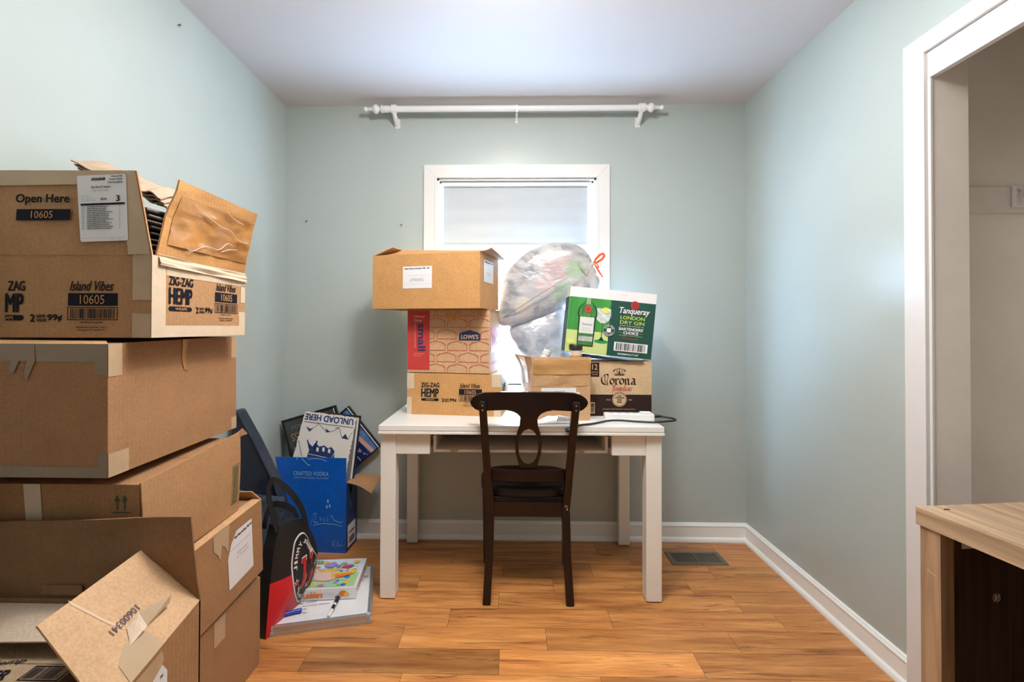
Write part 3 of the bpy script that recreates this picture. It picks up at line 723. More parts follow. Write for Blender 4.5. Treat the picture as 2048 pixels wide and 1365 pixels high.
# 2. red and kraft mover's box
RED_L = mat('mover_red', (.56, .045, .040), .6, .05, 12); NAVY = mat('mover_navy', (.022, .035, .12), .6); REDLINE = mat('mover_red_line', (.52, .06, .03), .6); TAN_T = mat('mover_tan_text', (.75, .52, .36), .6)
c, a, w_ = place((-.498, 2.335), (-.088, 2.262), .30)
b = thing('cardboard_box', "red and tan LOWE'S moving box in the middle of the left stack on the desk", 'box', (c.x, c.y, .963), a)
def clipline(mb, pts, F, wd, m, box):
    x0, y0, x1, y1 = box
    for (ax, ay), (bx, by) in zip(pts, pts[1:]):
        t0, t1 = 0., 1.; dx, dy = bx - ax, by - ay; ok = True
        for p, q in ((-dx, ax - x0), (dx, x1 - ax), (-dy, ay - y0), (dy, y1 - ay)):
            if abs(p) < 1e-9:
                if q < 0: ok = False
            else:
                r = q / p
                if p < 0: t0 = max(t0, r)
                else: t1 = min(t1, r)
        if ok and t0 < t1: mb.line([(ax + dx * t0, ay + dy * t0), (ax + dx * t1, ay + dy * t1)], F, wd, m, 2)
def house(x, y, w0, h0):
    q = [(0, 0), (1, 0), (1, .62), (.95, .62), (.95, .72), (.88, .72), (.88, .80), (.70, .86), (.5, 1), (.30, .86), (.12, .80), (.12, .72), (.05, .72), (.05, .62), (0, .62), (0, 0)]
    return [(x + w0 * a_, y + h0 * b_) for a_, b_ in q]
def pr(mb, F, w_, d, h):
    f = F['front']; mb.rect(f, .001, .012, .115, h - .004, RED_L)
    mb.text('Heavy', f, .036, .264, .090, .281, TAN_T, .01); mb.text('Duty', f, .036, .244, .076, .261, TAN_T, .01)
    q = f.sub(.054, .240, -90); mb.text('small', q, 0, 0, .136, .040, NAVY, .035)
    q = f.sub(.037, .237, -90); mb.text('Perfect for heavier items like books', q, 0, 0, .118, .007, TAN_T, .0)
    mb.text('Recycled box', f, .034, .088, .090, .094, TAN_T, .0); mb.text('16 x 12 x 12', f, .034, .078, .075, .084, TAN_T, .0)
    for k in range(-1, 5):
        v0 = .220 - k * .0555
        for i in range(5):
            u0 = (.098 if k % 2 == 0 else .153) + (i - 1) * .1095
            if k == 1 and i == 2: continue
            clipline(mb, house(u0, v0, .096, .046), f, .0022, REDLINE, (.117, .006, w_ - .006, h - .004))
    lg = house(.264, .158, .106, .050); mb.poly(lg[:-1][::-1], f, NAVY, 2); mb.text("LOWE'S", f, .275, .165, .360, .186, TAN_T, .035, 0, 4)
    f = F['right']; 
    for k in range(5): mb.text('small', f.sub(.03 + k * .05, .04), 0, 0, .04, .02, RED_L, .02)
    mb.rect(f, .02, .10, .28, .22, RED_L); mb.text("LOWE'S", f, .06, .13, .24, .19, TAN_T, .03, 0, 3)
body(b, w_, .30, .305, KRAFT5, prints=pr, bow=.004)
F = frames(w_, .30, .305)
mb = MB(); mb.poly([(.196, .295), (.236, .287), (.238, .262), (.222, .248), (.208, .254), (.200, .276)], F['front'], mat('curled_orange_tape', (.55, .30, .09), .3, .15, 30), 5); mb.build('peeling_tape', b)
mb = MB().box((-w_ / 2 - .002, -.152, .303), (w_ / 2 + .002, -.002, .307), KIN); mb.build('flap', b, bevel=.001)
mb = MB().box((-w_ / 2 - .002, .002, .303), (w_ / 2 + .002, .152, .307), KIN); mb.build('flap', b, bevel=.001)

# 3. plain orange-brown box on top
c, a, w_ = place((-.660, 2.292), (-.130, 2.150), .30)
hh = .258
b = thing('cardboard_box', 'plain orange-brown carton with a square white label, topmost on the left stack of the desk', 'box', (c.x, c.y, 1.272), a)
body(b, w_, .30, hh, KRAFT4, is_open=True)
F = frames(w_, .30, hh)
def ship_label(mb, f, u, v, w1, h1, lines):
    mb.rect(f, u, v, u + w1, v + h1, PAPER, 2)
    for (a0, b0, a1, b1, t, bd) in lines: mb.text(t, f, u + a0 * w1, v + b0 * h1, u + a1 * w1, v + b1 * h1, INK if bd > .01 else GREYINK, bd, 0, 4)
    for yy in (.58, .20): mb.rect(f, u + .06 * w1, v + yy * h1, u + .94 * w1, v + yy * h1 + .0006, mat('pale_rule', (.5, .5, .55), .6), 3)
LBL = [(.06, .86, .92, .95, 'Sunny Tobacco And Vape - WIL - NC', .02), (.28, .40, .70, .46, '4301 Market Street Rd', .0), (.24, .32, .74, .38, 'Suite 7 Wilmington Vape', .0)]
mb = MB(); ship_label(mb, F['front'], .163, .095, .150, .104, LBL); mb.build('shipping_label', b)
mb = MB(); ship_label(mb, F['right'], .055, .125, .150, .104, LBL); mb.build('shipping_label', b)
A, B = w_ / 2, .15
qsheet((-A, -B, hh), (A, -B, hh), (A + .0, -B + .135, hh + .024), (-A + .085, -B + .125, hh + .044), m=KRAFT4, back=KIN, bend=-.006, t=.004).build('flap', b)
qsheet((A, -B + .004, hh), (A, B, hh), (A + .045, B - .03, hh - .006), (A + .040, -B + .05, hh + .022), m=KIN, back=KRAFT4, t=.004, bend=.004).build('flap', b)
qsheet((A, B, hh), (-A, B, hh), (-A + .02, B - .11, hh + .040), (A - .02, B - .12, hh + .035), m=KRAFT4, back=KIN, t=.004).build('flap', b)
qsheet((-A, B, hh), (-A, -B, hh), (-A + .09, -B + .03, hh + .045), (-A + .09, B - .03, hh + .05), m=KRAFT4, back=KIN, t=.004).build('flap', b)

# 4. small open kraft box behind the chair
c, a, w_ = place((.104, 2.150), (.374, 2.178), .21)
hh = .158
b = thing('cardboard_box', 'small open kraft box with raised taped flap, on the desk behind the chair', 'box', (c.x, c.y, DZ), a)
sbox = b
body(b, w_, .21, hh, KRAFT2, is_open=True)
A, B = w_ / 2, .105
F = frames(w_, .21, hh)
mb = MB(); mb.rect(F['front'], .045, .070, .205, .150, PAPER, 2); mb.rect(F['front'], .050, .060, .222, .130, PAPER, 1.4); mb.text('HANDLE WITH CARE', F['front'], .105, .134, .155, .138, GREYINK, 0, 0, 4); mb.build('shipping_label', b)
mb = qsheet((-A, -B, hh), (A, -B, hh), (A + .001, -B - .004, hh + .132), (-A + .002, -B - .004, hh + .132), m=KRAFT2, back=KIN, t=.004, wob=.006, seed=3, bend=.003)
mb.build('flap', b)
fn = mb.fn
def cf(u, v):
    n = V((0, -1, 0)); return fn(.02 + u * .97, .40 + v * .50) + n * (.0012 + .0025 * abs(noise.noise(V((u * 5, v * 9, 2)))))
MB().grid(cf, 16, 10, CTAPE).build('clear_tape', b, smooth=True)
fl_ = qsheet((-A, B, hh), (-A, -B, hh), (-A - .004, -B - .003, hh + .134), (-A - .055, B, hh + .134), m=KRAFT2, back=KIN, t=.004, bend=-.006); fl_.build('flap', b)
def cf2(u, v): return fl_.fn(.30 + u * .35, .05 + v * .93) + V((-1, -.5, 0)).normalized() * (.0015 + .003 * abs(noise.noise(V((u * 4, v * 7, 6)))))
MB().grid(cf2, 8, 12, mat('shiny_tape', (.6, .55, .5), .1, 0, 1, .8, 20, coat=1)).build('clear_tape', b, smooth=True)
qsheet((A, -B, hh), (A, B, hh), (A + .004, B, hh + .10), (A + .004, -B + .01, hh + .12), m=KRAFT2, back=KIN, t=.003).build('flap', b)

# 5. beer carton
TANC = cardboard('corona_tan', (.60, .42, .24)); BROWNC = mat('corona_brown', (.028, .013, .010), .6, spec=.2); REDC = mat('corona_red', (.50, .07, .05), .55)
b = thing('cardboard_box', 'tan and dark brown Corona Familiar beer carton at the right of the desk', 'box', (.5375, 2.405, DZ))
ab = [(-.000, 0)]
def pr(mb, F, w_, d, h):
    f = F['front']; mb.rect(f, 0.001, .001, w_ - .001, .103, BROWNC, 1)
    mb.rect(f, .004, .188, .047, .256, BROWNC, 1); mb.text('12', f, .013, .222, .038, .249, TANC, .01, 0, 3); mb.text('BOTTLES', f, .010, .207, .041, .213, TANC, .0, 0, 3); mb.text('12 FL OZ', f, .012, .196, .039, .202, TANC, 0, 0, 3)
    # crown
    q = f.sub(.143, .196)
    for s in (-1, 1):
        mb.nib([(0, .028), (s * .012, .030), (s * .024, .026), (s * .031, .018), (s * .025, .009), (s * .021, .004)], q, .0028, BROWNC, 45 if s > 0 else 135)
        for x in (.012, .024): mb.disc(q, s * x, .021, .0026, BROWNC, 2, n=10)
        mb.nib([(s * .006, .008), (s * .012, .015), (s * .019, .009)], q, .0022, BROWNC, 60)
    mb.rect(q, -.023, -.001, .023, .004, BROWNC, 2); mb.rect(q, -.024, .005, .024, .0065, BROWNC, 2)
    for x in (-.018, -.009, 0, .009, .018): mb.disc(q, x, .0018, .0012, TANC, 3, n=8)
    mb.disc(q, 0, .033, .0026, BROWNC, 2, n=12); mb.nib([(-.003, .006), (0, .022), (.003, .006)], q, .004, BROWNC, 0)
    # blackletter word
    W_ = .0072
    def N_(pts, x=0, m=BROWNC, s=1, y=.151, q=f, wd=None): mb.nib([(x + a_ * s, y + b_ * s) for a_, b_ in pts], q, (wd or W_) * s, m, 38, 2)
    N_([(.038, .045), (.030, .050), (.016, .046), (.005, .034), (.004, .020), (.010, .006), (.022, .000), (.036, .006)], .053)
    N_([(.016, .046), (.022, .036), (.020, .022), (.024, .008)], .053, wd=.004); N_([(.034, .046), (.036, .034), (.032, .020), (.034, -.006)], .053, wd=.0035)
    def lo(x, m=BROWNC, s=1, **k): N_([(.004, .024), (.001, .018), (.001, .008), (.009, .001), (.017, .007), (.017, .020), (.010, .026), (.004, .024)], x, m, s, **k)
    def lr(x, m=BROWNC, s=1, **k): N_([(.001, .025), (.004, .022), (.004, .003), (.008, .000)], x, m, s, **k); N_([(.004, .019), (.011, .026), (.016, .022)], x, m, s, **k)
    def ln(x, m=BROWNC, s=1, **k): N_([(.001, .025), (.004, .022), (.004, .003), (.007, .000)], x, m, s, **k); N_([(.004, .020), (.012, .026), (.016, .021), (.016, .003), (.020, .000)], x, m, s, **k)
    def la(x, m=BROWNC, s=1, **k): N_([(.004, .024), (.012, .026), (.016, .021), (.016, .003), (.020, .000)], x, m, s, **k); N_([(.016, .014), (.005, .012), (.002, .006), (.007, .001), (.016, .005)], x, m, s, **k)
    lo(.098, s=1.12); lr(.122, s=1.12); lo(.144, s=1.12); ln(.168, s=1.12); la(.197, s=1.12)
    RR = dict(y=.119)
    N_([(.000, .020), (.006, .028), (.014, .026), (.022, .030)], .106, REDC, 1, **RR, wd=.004); N_([(.010, .027), (.008, .012), (.004, -.006), (-.002, -.008)], .106, REDC, 1, **RR, wd=.005); N_([(.016, .028), (.015, .010), (.014, -.002)], .106, REDC, 1, **RR, wd=.003); N_([(.008, .012), (.018, .013)], .106, REDC, 1, **RR, wd=.003)
    S = .60; kw = dict(y=.122)
    la(.124, REDC, S, **kw); ln(.138, REDC, S, **kw); ln(.1475, REDC, S, **kw); N_([(.003, .024), (.004, .003), (.008, 0)], .1605, REDC, S, **kw); N_([(.003, .040), (.004, .003), (.008, 0)], .167, REDC, S, **kw); N_([(.003, .024), (.004, .003), (.008, 0)], .1735, REDC, S, **kw); la(.180, REDC, S, **kw); lr(.194, REDC, S, **kw)
    # seal
    mb.disc(f, .143, .080, .036, BROWNC, 2.4); mb.disc(f, .143, .080, .0345, TANC, 3); mb.ring(f, .143, .080, .0315, .0018, BROWNC, 4)
    for t, y, hw in (('LA', .094, .008), ('CERVEZA', .085, .023), ('MAS', .0745, .011), ('FINA', .064, .012)): mb.text(t, f, .143 - hw, y, .143 + hw, y + .0075, BROWNC, .03, 0, 5)
    mb.text('SINCE', f, .080, .075, .101, .082, TANC, .0, 0, 3); mb.text('1925', f, .186, .075, .203, .082, TANC, .0, 0, 3)
    mb.text('AUTHENTIC TASTE WITH BOLD, TOASTED FLAVOR', f, .062, .031, .217, .036, TANC, .01, 0, 3)
    mb.rect(f, .003, .012, .026, .066, TANC, 2); mb.barcode(f.sub(.025, .014, 90), 0, 0, .050, .020, INK, 3)
body(b, .297, .23, .262, TANC, prints=pr, bow=.0015)

# 6. gin carton, tilted on top of the beer carton
GD = mat('gin_dark_green', (.010, .070, .052), .5, .04, 20); GB = mat('gin_bright_green', (.055, .33, .05), .5, .25, 5, col2=(.03, .22, .04), stretch=(6, 1, .5)); GY = mat('gin_yellow_green', (.58, .68, .26), .5, .05, 4)
GBOT = mat('gin_bottle_green', (.02, .13, .03), .4, .3, 12, col2=(.09, .30, .07), stretch=(8, 1, 1)); GBK = mat('gin_bottle_dark', (.008, .04, .015), .4); LAB = mat('gin_label', (.72, .74, .73), .5); SILV = mat('gin_silver', (.45, .50, .46), .4, .2, 30); LIME = mat('gin_lime', (.70, .72, .10), .5, .15, 30); GTXT = mat('gin_text_green', (.52, .68, .10), .5); REDG = mat('gin_red', (.48, .02, .03), .5); ICE = mat('gin_ice', (.62, .68, .66), .4, .25, 60); WHB = mat('white_carton', (.80, .78, .79), .6, .02, 10)
th = math.radians(5.5)
b = thing('cardboard_box', 'green Tanqueray gin carton with bottle picture, tilted on top of the brown beer carton', 'box', (.4745, 2.355, 1.050), 0, rot=(0, th, 0))
def pr(mb, F, w_, d, h):
    f = F['front']
    mb.rect(f, 0.0005, .108, .200, .267, GB); mb.rect(f, .0005, .001, .200, .108, GY); mb.rect(f, .200, .001, w_ - .0005, .267, GD)
    # glass behind the bottle
    q = f.sub(.168, .0)
    mb.poly([(-.034, .222), (-.037, .190), (-.028, .166), (-.010, .152), (.010, .152), (.028, .166), (.037, .190), (.034, .222)], q, ICE, 2)
    rnd = random.Random(4)
    for _ in range(26):
        x, y = rnd.uniform(-.026, .026), rnd.uniform(.165, .213); s_ = rnd.uniform(.003, .006); a_ = rnd.uniform(0, 2)
        mb.line([(x + s_ * math.cos(a_ + k * 1.57), y + s_ * math.sin(a_ + k * 1.57)) for k in range(4)], q, .0008, rnd.choice([WHITE, SILV, LAB]), 3)
    mb.disc(q, .010, .214, .020, LIME, 4, .014); mb.ring(q, .010, .214, .020, .002, WHITE, 5, .014)
    mb.rect(q, -.0022, .070, .0022, .154, GBOT, 3); mb.disc(q, 0, .064, .033, mat('gin_foot', (.02, .28, .12), .4), 3, .0085); mb.poly([(-.014, .068), (.014, .068), (.003, .085), (-.003, .085)], q, GBK, 4)
    # bottle
    q = f.sub(.092, .036)
    out = [(-.036, 0), (.036, 0), (.038, .060), (.0385, .140), (.044, .146), (.044, .158), (.042, .175), (.034, .192), (.020, .204), (.013, .212), (.012, .230), (-.012, .230), (-.013, .212), (-.020, .204), (-.034, .192), (-.042, .175), (-.044, .158), (-.044, .146), (-.0385, .140), (-.038, .060)]
    mb.poly([(x * 1.06, y) for x, y in out], q, GBK, 5); mb.poly([(x * .93, .004 + y * .975) for x, y in out], q, GBOT, 6)
    mb.rect(q, -.034, .060, .034, .138, LAB, 8); mb.text('Tanqueray', q, -.026, .096, .026, .110, GREYINK, 0, .2, 9); mb.rect(q, -.018, .084, .018, .0855, SILV, 9); mb.rect(q, -.024, .074, .024, .0755, SILV, 9)
    mb.rect(q, -.034, .022, .034, .046, SILV, 8); mb.disc(q, 0, .176, .0165, REDG, 8); mb.ring(q, 0, .176, .0125, .001, mat('gin_gold', (.7, .4, .2), .5), 9); mb.rect(q, -.011, .200, .011, .231, mat('gin_neck', (.25, .42, .22), .4), 7)
    mb.disc(f, .024, .050, .023, LIME, 4, .021); mb.poly([(.003, .055), (.045, .062), (.044, .085), (.003, .085)], f, GY, 5); mb.disc(f, .024, .052, .018, mat('gin_lime_flesh', (.74, .78, .25), .5), 6, .010)
    # ring of words
    mb.disc(f, .200, .121, .028, GD, 7); mb.ring(f, .200, .121, .0275, .001, WHITE, 8)
    mb.arc_text('SCAN FOR', f, .200, .121, .021, 160, 20, .008, WHITE, e=9); mb.arc_text('COCKTAILS', f, .200, .121, .021, 200, 340, .008, WHITE, True, e=9)
    mb.rect(f, .190, .111, .210, .131, WHITE, 9)
    # right panel
    mb.disc(f, .314, .251, .021, REDG, 3); mb.ring(f, .314, .251, .015, .0015, GD, 4); mb.ring(f, .314, .251, .0085, .002, GD, 4)
    mb.text('Tanqueray', f, .236, .200, .382, .238, WHITE, .018, .16, 5)
    mb.text('LONDON', f, .250, .181, .366, .198, GTXT, .02, 0, 3); mb.text('DRY GIN', f, .250, .158, .366, .175, GTXT, .02, 0, 3)
    mb.text('SEVEN TIME WINNER OF', f, .250, .148, .364, .152, WHITE, 0, 0, 3)
    mb.text("BARTENDERS'", f, .248, .128, .364, .142, WHITE, .04, 0, 3); mb.text('CHOICE', f, .270, .110, .342, .124, WHITE, .04, 0, 3)
    mb.rect(f, .248, .117, .266, .1178, GTXT, 3); mb.rect(f, .346, .117, .364, .1178, GTXT, 3); mb.text('BY DRINKS INTERNATIONAL', f, .252, .102, .362, .106, GTXT, 0, 0, 3)
    mb.nib([(.262, .090), (.268, .096), (.272, .088), (.280, .094), (.286, .086), (.294, .093), (.300, .086), (.310, .092), (.318, .086), (.330, .092), (.340, .088)], f, .004, REDG, 50, 3)
    mb.barcode(f, .232, .028, .392, .070, INK, 9, False, WHITE); mb.text('0008807617167', f, .252, .010, .352, .018, WHITE, .02, 0, 3)
    mb.text('LOT  8824', f, .245, .294, .275, .297, GREYINK, 0, 0, 2)
    g = F['right']; mb.rect(g, .0005, .001, d - .0005, .267, GD)
    g = F['left']; mb.rect(g, .0005, .001, d - .0005, .267, GD)
body(b, .413, .14, .315, WHB, prints=pr, bow=.0015)
# folded black bag it rests on
fb = thing('plastic_bag', 'folded glossy black plastic bag squashed between the gin carton and the beer carton', 'bag', (.45, 2.36, 1.022))
def bf(u, v):
    x = -.115 + .31 * u; y = -.085 + .19 * v; z = .004 + .034 * max(0, 1 - u * 1.15) * (.55 + .45 * math.sin(v * PI)) + .002 * noise.noise(V((u * 9, v * 9, 1)))
    return V((x, y, z))
recalc(MB().sheet(bf, 20, 12, .003, mat('glossy_black_plastic', (.02, .025, .035), .12, 0, 1, .6, 25, coat=1)).warp(lambda q: V((q.x, q.y, max(q.z, .0015)))).build('folded_film', fb, smooth=True))

# ------------------------------------------------------------------ filled bags, jars and loose things on the desk
def bag_mat(name, base, spots, rough=.28, dark=.5):
    """thin pale plastic with what shows through it"""
    m = bpy.data.materials.new(name); m.use_nodes = True; nt = m.node_tree; N = nt.nodes; L = nt.links; b = N['Principled BSDF']
    tc = N.new('ShaderNodeTexCoord'); n = N.new('ShaderNodeTexNoise'); n.inputs['Scale'].default_value = 7; n.inputs['Detail'].default_value = 7; n.inputs['Distortion'].default_value = 1.5
    L.new(tc.outputs['Object'], n.inputs[0])
    cr = N.new('ShaderNodeValToRGB'); e = cr.color_ramp.elements; e[0].position = .36; e[0].color = (*[c * dark for c in base], 1); e[1].position = .66; e[1].color = (*[min(1, c * 1.12) for c in base], 1)
    k = cr.color_ramp.elements.new(.45); k.color = (base[0] * .9, base[1] * .82, base[2] * .76, 1); k = cr.color_ramp.elements.new(.55); k.color = (*base, 1)
    L.new(n.outputs[0], cr.inputs[0]); cur = cr.outputs[0]
    for (p, r, c) in spots:
        d = N.new('ShaderNodeVectorMath'); d.operation = 'DISTANCE'; d.inputs[1].default_value = p
        wr = N.new('ShaderNodeVectorMath'); wr.operation = 'ADD'; ns = N.new('ShaderNodeTexNoise'); ns.inputs['Scale'].default_value = 22; L.new(tc.outputs['Object'], ns.inputs[0])
        sc_ = N.new('ShaderNodeVectorMath'); sc_.operation = 'SCALE'; sc_.inputs['Scale'].default_value = .05; L.new(ns.outputs[1], sc_.inputs[0]); L.new(tc.outputs['Object'], wr.inputs[0]); L.new(sc_.outputs[0], wr.inputs[1])
        L.new(wr.outputs[0], d.inputs[0]); mr = N.new('ShaderNodeMapRange'); mr.inputs[1].default_value = r; mr.inputs[2].default_value = r * .75; mr.inputs[4].default_value = .95; L.new(d.outputs['Value'], mr.inputs[0])
        mx = N.new('ShaderNodeMix'); mx.data_type = 'RGBA'; L.new(mr.outputs[0], mx.inputs[0]); L.new(cur, mx.inputs[6]); mx.inputs[7].default_value = (*c, 1); cur = mx.outputs[2]
    L.new(cur, b.inputs['Base Color']); b.inputs['Roughness'].default_value = rough; b.inputs['Coat Weight'].default_value = .5; b.inputs['Coat Roughness'].default_value = .18
    mp = N.new('ShaderNodeMapping'); mp.inputs['Scale'].default_value = (1, 1, 2.2); mp.inputs['Rotation'].default_value = (0, .65, 0); L.new(tc.outputs['Object'], mp.inputs[0])
    n2 = N.new('ShaderNodeTexNoise'); n2.inputs['Scale'].default_value = 16; n2.inputs['Detail'].default_value = 8; n2.inputs['Distortion'].default_value = .8; L.new(mp.outputs[0], n2.inputs[0])
    bp = N.new('ShaderNodeBump'); bp.inputs['Strength'].default_value = .5; bp.inputs['Distance'].default_value = .010; L.new(n2.outputs[0], bp.inputs['Height']); L.new(bp.outputs[0], b.inputs['Normal'])
    t = N.new('ShaderNodeBsdfTranslucent'); t.inputs[0].default_value = (.75, .75, .75, 1); ms = N.new('ShaderNodeMixShader'); ms.inputs[0].default_value = .12
    L.new(b.outputs[0], ms.inputs[1]); L.new(t.outputs[0], ms.inputs[2]); L.new(ms.outputs[0], N['Material Output'].inputs[0])
    return m
def inflate(outline, c, depth, m, amp=.006, seed=0, na=96, nr=26, power=.55, fold=None):
    """closed pillow whose front silhouette is the outline (x,z) around centre c; depth along y"""
    pts = [(math.atan2(z - c[1], x - c[0]), math.hypot(x - c[0], z - c[1])) for x, z in outline]; pts.sort()
    ext = [(pts[-1][0] - 2 * PI, pts[-1][1])] + pts + [(pts[0][0] + 2 * PI, pts[0][1])]
    def Rr(t):
        t = (t + PI) % (2 * PI) - PI
        for (a, ra), (b_, rb) in zip(ext, ext[1:]):
            if a <= t <= b_: return ra + (rb - ra) * (t - a) / max(1e-6, b_ - a)
        return pts[0][1]
    def Rs(t): return (Rr(t) * 2 + Rr(t - .05) + Rr(t + .05)) / 4
    mb = MB(); vs = []
    for j in range(nr + 1):
        ph = PI * j / nr
        for i in range(na):
            t = 2 * PI * i / na; k = abs(math.sin(ph)); r = Rs(t) * (k ** .8)
            y = -depth * math.copysign(abs(math.cos(ph)) ** power, math.cos(ph))
            x, z = r * math.cos(t), r * math.sin(t)
            q = V((x, y, z)); nn = V((x, y * 1.2, z)).normalized()
            d = amp * (noise.noise(q * 9 + V((seed, 0, 0))) + .6 * noise.noise(q * 22 + V((seed, 3, 0))) + .35 * abs(noise.noise(q * 45 + V((0, seed, 0)))))
            if fold: d += fold(x, z, y)
            vs.append(q + nn * d)
    fs = [(j * na + i, j * na + (i + 1) % na, (j + 1) * na + (i + 1) % na, (j + 1) * na + i) for j in range(nr) for i in range(na)]
    return mb.add(vs, fs, m)
BAG1 = bag_mat('pale_bin_bag', (.50, .475, .455), [((.06, -.09, .10), .085, (.52, .36, .33)), ((.155, -.08, .095), .060, (.34, .43, .24)), ((.090, -.095, -.020), .070, (.36, .44, .27)), ((-.10, -.09, -.10), .06, (.62, .52, .40)), ((.0, -.095, .02), .06, (.60, .44, .40)), ((.12, -.08, -.085), .045, (.16, .16, .20))], dark=.42)
out1 = [(-.056, 1.213), (-.050, 1.28), (-.046, 1.349), (-.033, 1.425), (.007, 1.488), (.083, 1.546), (.158, 1.590), (.234, 1.611), (.31, 1.609), (.373, 1.579), (.405, 1.538), (.418, 1.500), (.440, 1.45), (.452, 1.40), (.443, 1.365), (.385, 1.342), (.317, 1.322), (.26, 1.284), (.184, 1.246), (.109, 1.212), (.02, 1.187), (-.03, 1.192)]
c1 = (.20, 1.40)
YB1 = 2.515; SC1 = YB1 / 2.4; out1 = [((x + .0205 * 2.4) * SC1 - .0205 * YB1, 1.1876 + (z - 1.1876) * SC1) for x, z in out1]; c1 = (.21, 1.41)
t1 = thing('garbage_bag', 'stuffed pale translucent garbage bag with orange drawstring bow, topmost in front of the window', 'garbage bag', (c1[0], YB1, c1[1]))
def f1(x, z, y):
    # pleats running from the knot
    dx, dz = x - .218, z - .10; a = math.atan2(dz, dx); r = math.hypot(dx, dz)
    return .007 * math.sin(a * 26) * math.exp(-r / .09) if y < .1 else 0
inflate(out1, c1, .10, BAG1, .009, 2, fold=f1).build('bag_body', t1, smooth=True)
ORG = mat('orange_drawstring', (.75, .10, .025), .3, .1, 20, coat=.3)
K = V((.228, -.055, .107))
mb = MB()
def rib(pts, wd, m, tw=0):
    P = [K + V(p) for p in pts]; vs = []
    for i, p in enumerate(P):
        T = (P[min(i + 1, len(P) - 1)] - P[max(i - 1, 0)]).normalized(); s_ = T.cross(V((0, 1, 0))).normalized(); s_ = (s_ * math.cos(tw * i) + V((0, 1, 0)) * math.sin(tw * i))
        ww = wd * (1 if 0 < i < len(P) - 1 else .6); vs += [p - s_ * ww, p + s_ * ww]
    mb.add([v + V((0, -.0008, 0)) for v in vs] + [v + V((0, .0008, 0)) for v in vs], [(2 * i, 2 * i + 1, 2 * i + 3, 2 * i + 2) for i in range(len(P) - 1)] + [(2 * i + 2 + 2 * len(P), 2 * i + 3 + 2 * len(P), 2 * i + 1 + 2 * len(P), 2 * i + 2 * len(P)) for i in range(len(P) - 1)], m)
rib([(0, 0, 0), (.012, -.01, .022), (.032, -.012, .042), (.050, -.008, .048), (.056, -.004, .038), (.044, -.004, .020), (.022, -.004, .006), (0, 0, -.003)], .006, ORG)
rib([(0, 0, 0), (.012, -.01, -.018), (.022, -.012, -.038), (.034, -.010, -.056), (.048, -.008, -.076)], .006, ORG, .2)
rib([(0, 0, -.004), (.018, -.006, -.006), (.026, -.006, -.022), (.018, -.004, -.034)], .004, ORG, .3)
mb.build('drawstring', t1)
mb = MB(); NK = K + V((0, .004, 0)); vs = []
for j in range(7):
    tt = j / 6; c_ = NK + V((-.060, .0, -.045)) * tt; rr_ = .007 + .050 * tt ** 1.3
    dirx = V((-.8, 0, -.6)); ax1 = V((0, 1, 0)); ax2 = V((-.6, 0, .8))
    for i in range(36):
        a_ = 2 * PI * i / 36; r2_ = rr_ * (1 + .16 * math.sin(a_ * 9) * (1 - .5 * tt)); vs.append(c_ + (ax1 * math.cos(a_) * .8 + ax2 * math.sin(a_)) * r2_)
mb.add(vs, [(j * 36 + i, j * 36 + (i + 1) % 36, (j + 1) * 36 + (i + 1) % 36, (j + 1) * 36 + i) for j in range(6) for i in range(36)], BAG1); recalc(mb.build('gathered_neck', t1, smooth=True))
mb = MB().tube([(-.236, -.075, -.175), (-.16, -.118, -.128), (-.05, -.135, -.055), (.05, -.138, .005), (.108, -.132, .037)], [.003, .004, .0045, .004, .002], BAG1, 8, flat=(1, .7)); mb.build('seam_fold', t1, smooth=True)
BAG2 = bag_mat('grey_bin_bag', (.46, .47, .49), [((-.10, -.10, .02), .07, (.12, .17, .26)), ((-.06, -.10, -.09), .06, (.08, .10, .14))], dark=.6)
out2 = [(.006, 1.170), (.02, 1.195), (.084, 1.225), (.186, 1.263), (.257, 1.305), (.287, 1.274), (.308, 1.211), (.316, 1.122), (.305, 1.06), (.287, .99), (.186, .94), (.15, .94), (.140, .98), (.085, 1.035), (.030, 1.10), (.012, 1.14)]
c2 = (.165, 1.10)
out2 = [(x * 1.04, 1.1876 + (z - 1.1876) * 1.04) for x, z in out2]; out2 = [(x, z if z > 1.0 else .775 + (z - .93) * .3) for x, z in out2]; c2 = (.17, 1.06)
t2 = thing('garbage_bag', 'smooth grey garbage bag wedged beneath the pale one, behind the small open box', 'garbage bag', (c2[0], 2.53, c2[1]))
inflate(out2, c2, .095, BAG2, .008, 7).build('bag_body', t2, smooth=True)
# pill bottle + spice jar in the small open box
pb = thing('pill_bottle', 'white plastic pill bottle with ribbed cap poking out of the small open box', 'bottle', (.140, 2.262, .968), rot=(0, math.radians(24), 0))
PBW = mat('bottle_white', (.78, .77, .75), .35, coat=.2)
smooth_by_angle(MB().lathe([(0, .019), (.002, .021), (.078, .021), (.088, .018), (.092, .016)], (0, 0, 0), (0, 0, 1), PBW, 24).build('bottle_body', pb), 40)
mb = MB().lathe([(.092, .017), (.0925, .0185), (.116, .0185), (.119, .017)], (0, 0, 0), (0, 0, 1), PBW, 36)
for i in range(24):
    a = 2 * PI * i / 24; mb.box((.0182 * math.cos(a) - .0006, .0182 * math.sin(a) - .0006, .094), (.0182 * math.cos(a) + .0006, .0182 * math.sin(a) + .0006, .115), PBW)
mb.build('cap', pb)
mb = MB()
for k in range(6):
    z = .030 + k * .009
    mb.grid(lambda u, v: V((.0214 * math.sin(-1.0 + u * 1.6), -.0214 * math.cos(-1.0 + u * 1.6), z + v * .0035)), 10, 1, GREYINK)
mb.build('printed_label', pb)
sj = thing('spice_jar', 'clear spice jar of orange powder with a black lid, standing in the small open box', 'jar', (.318, 2.25, .985))
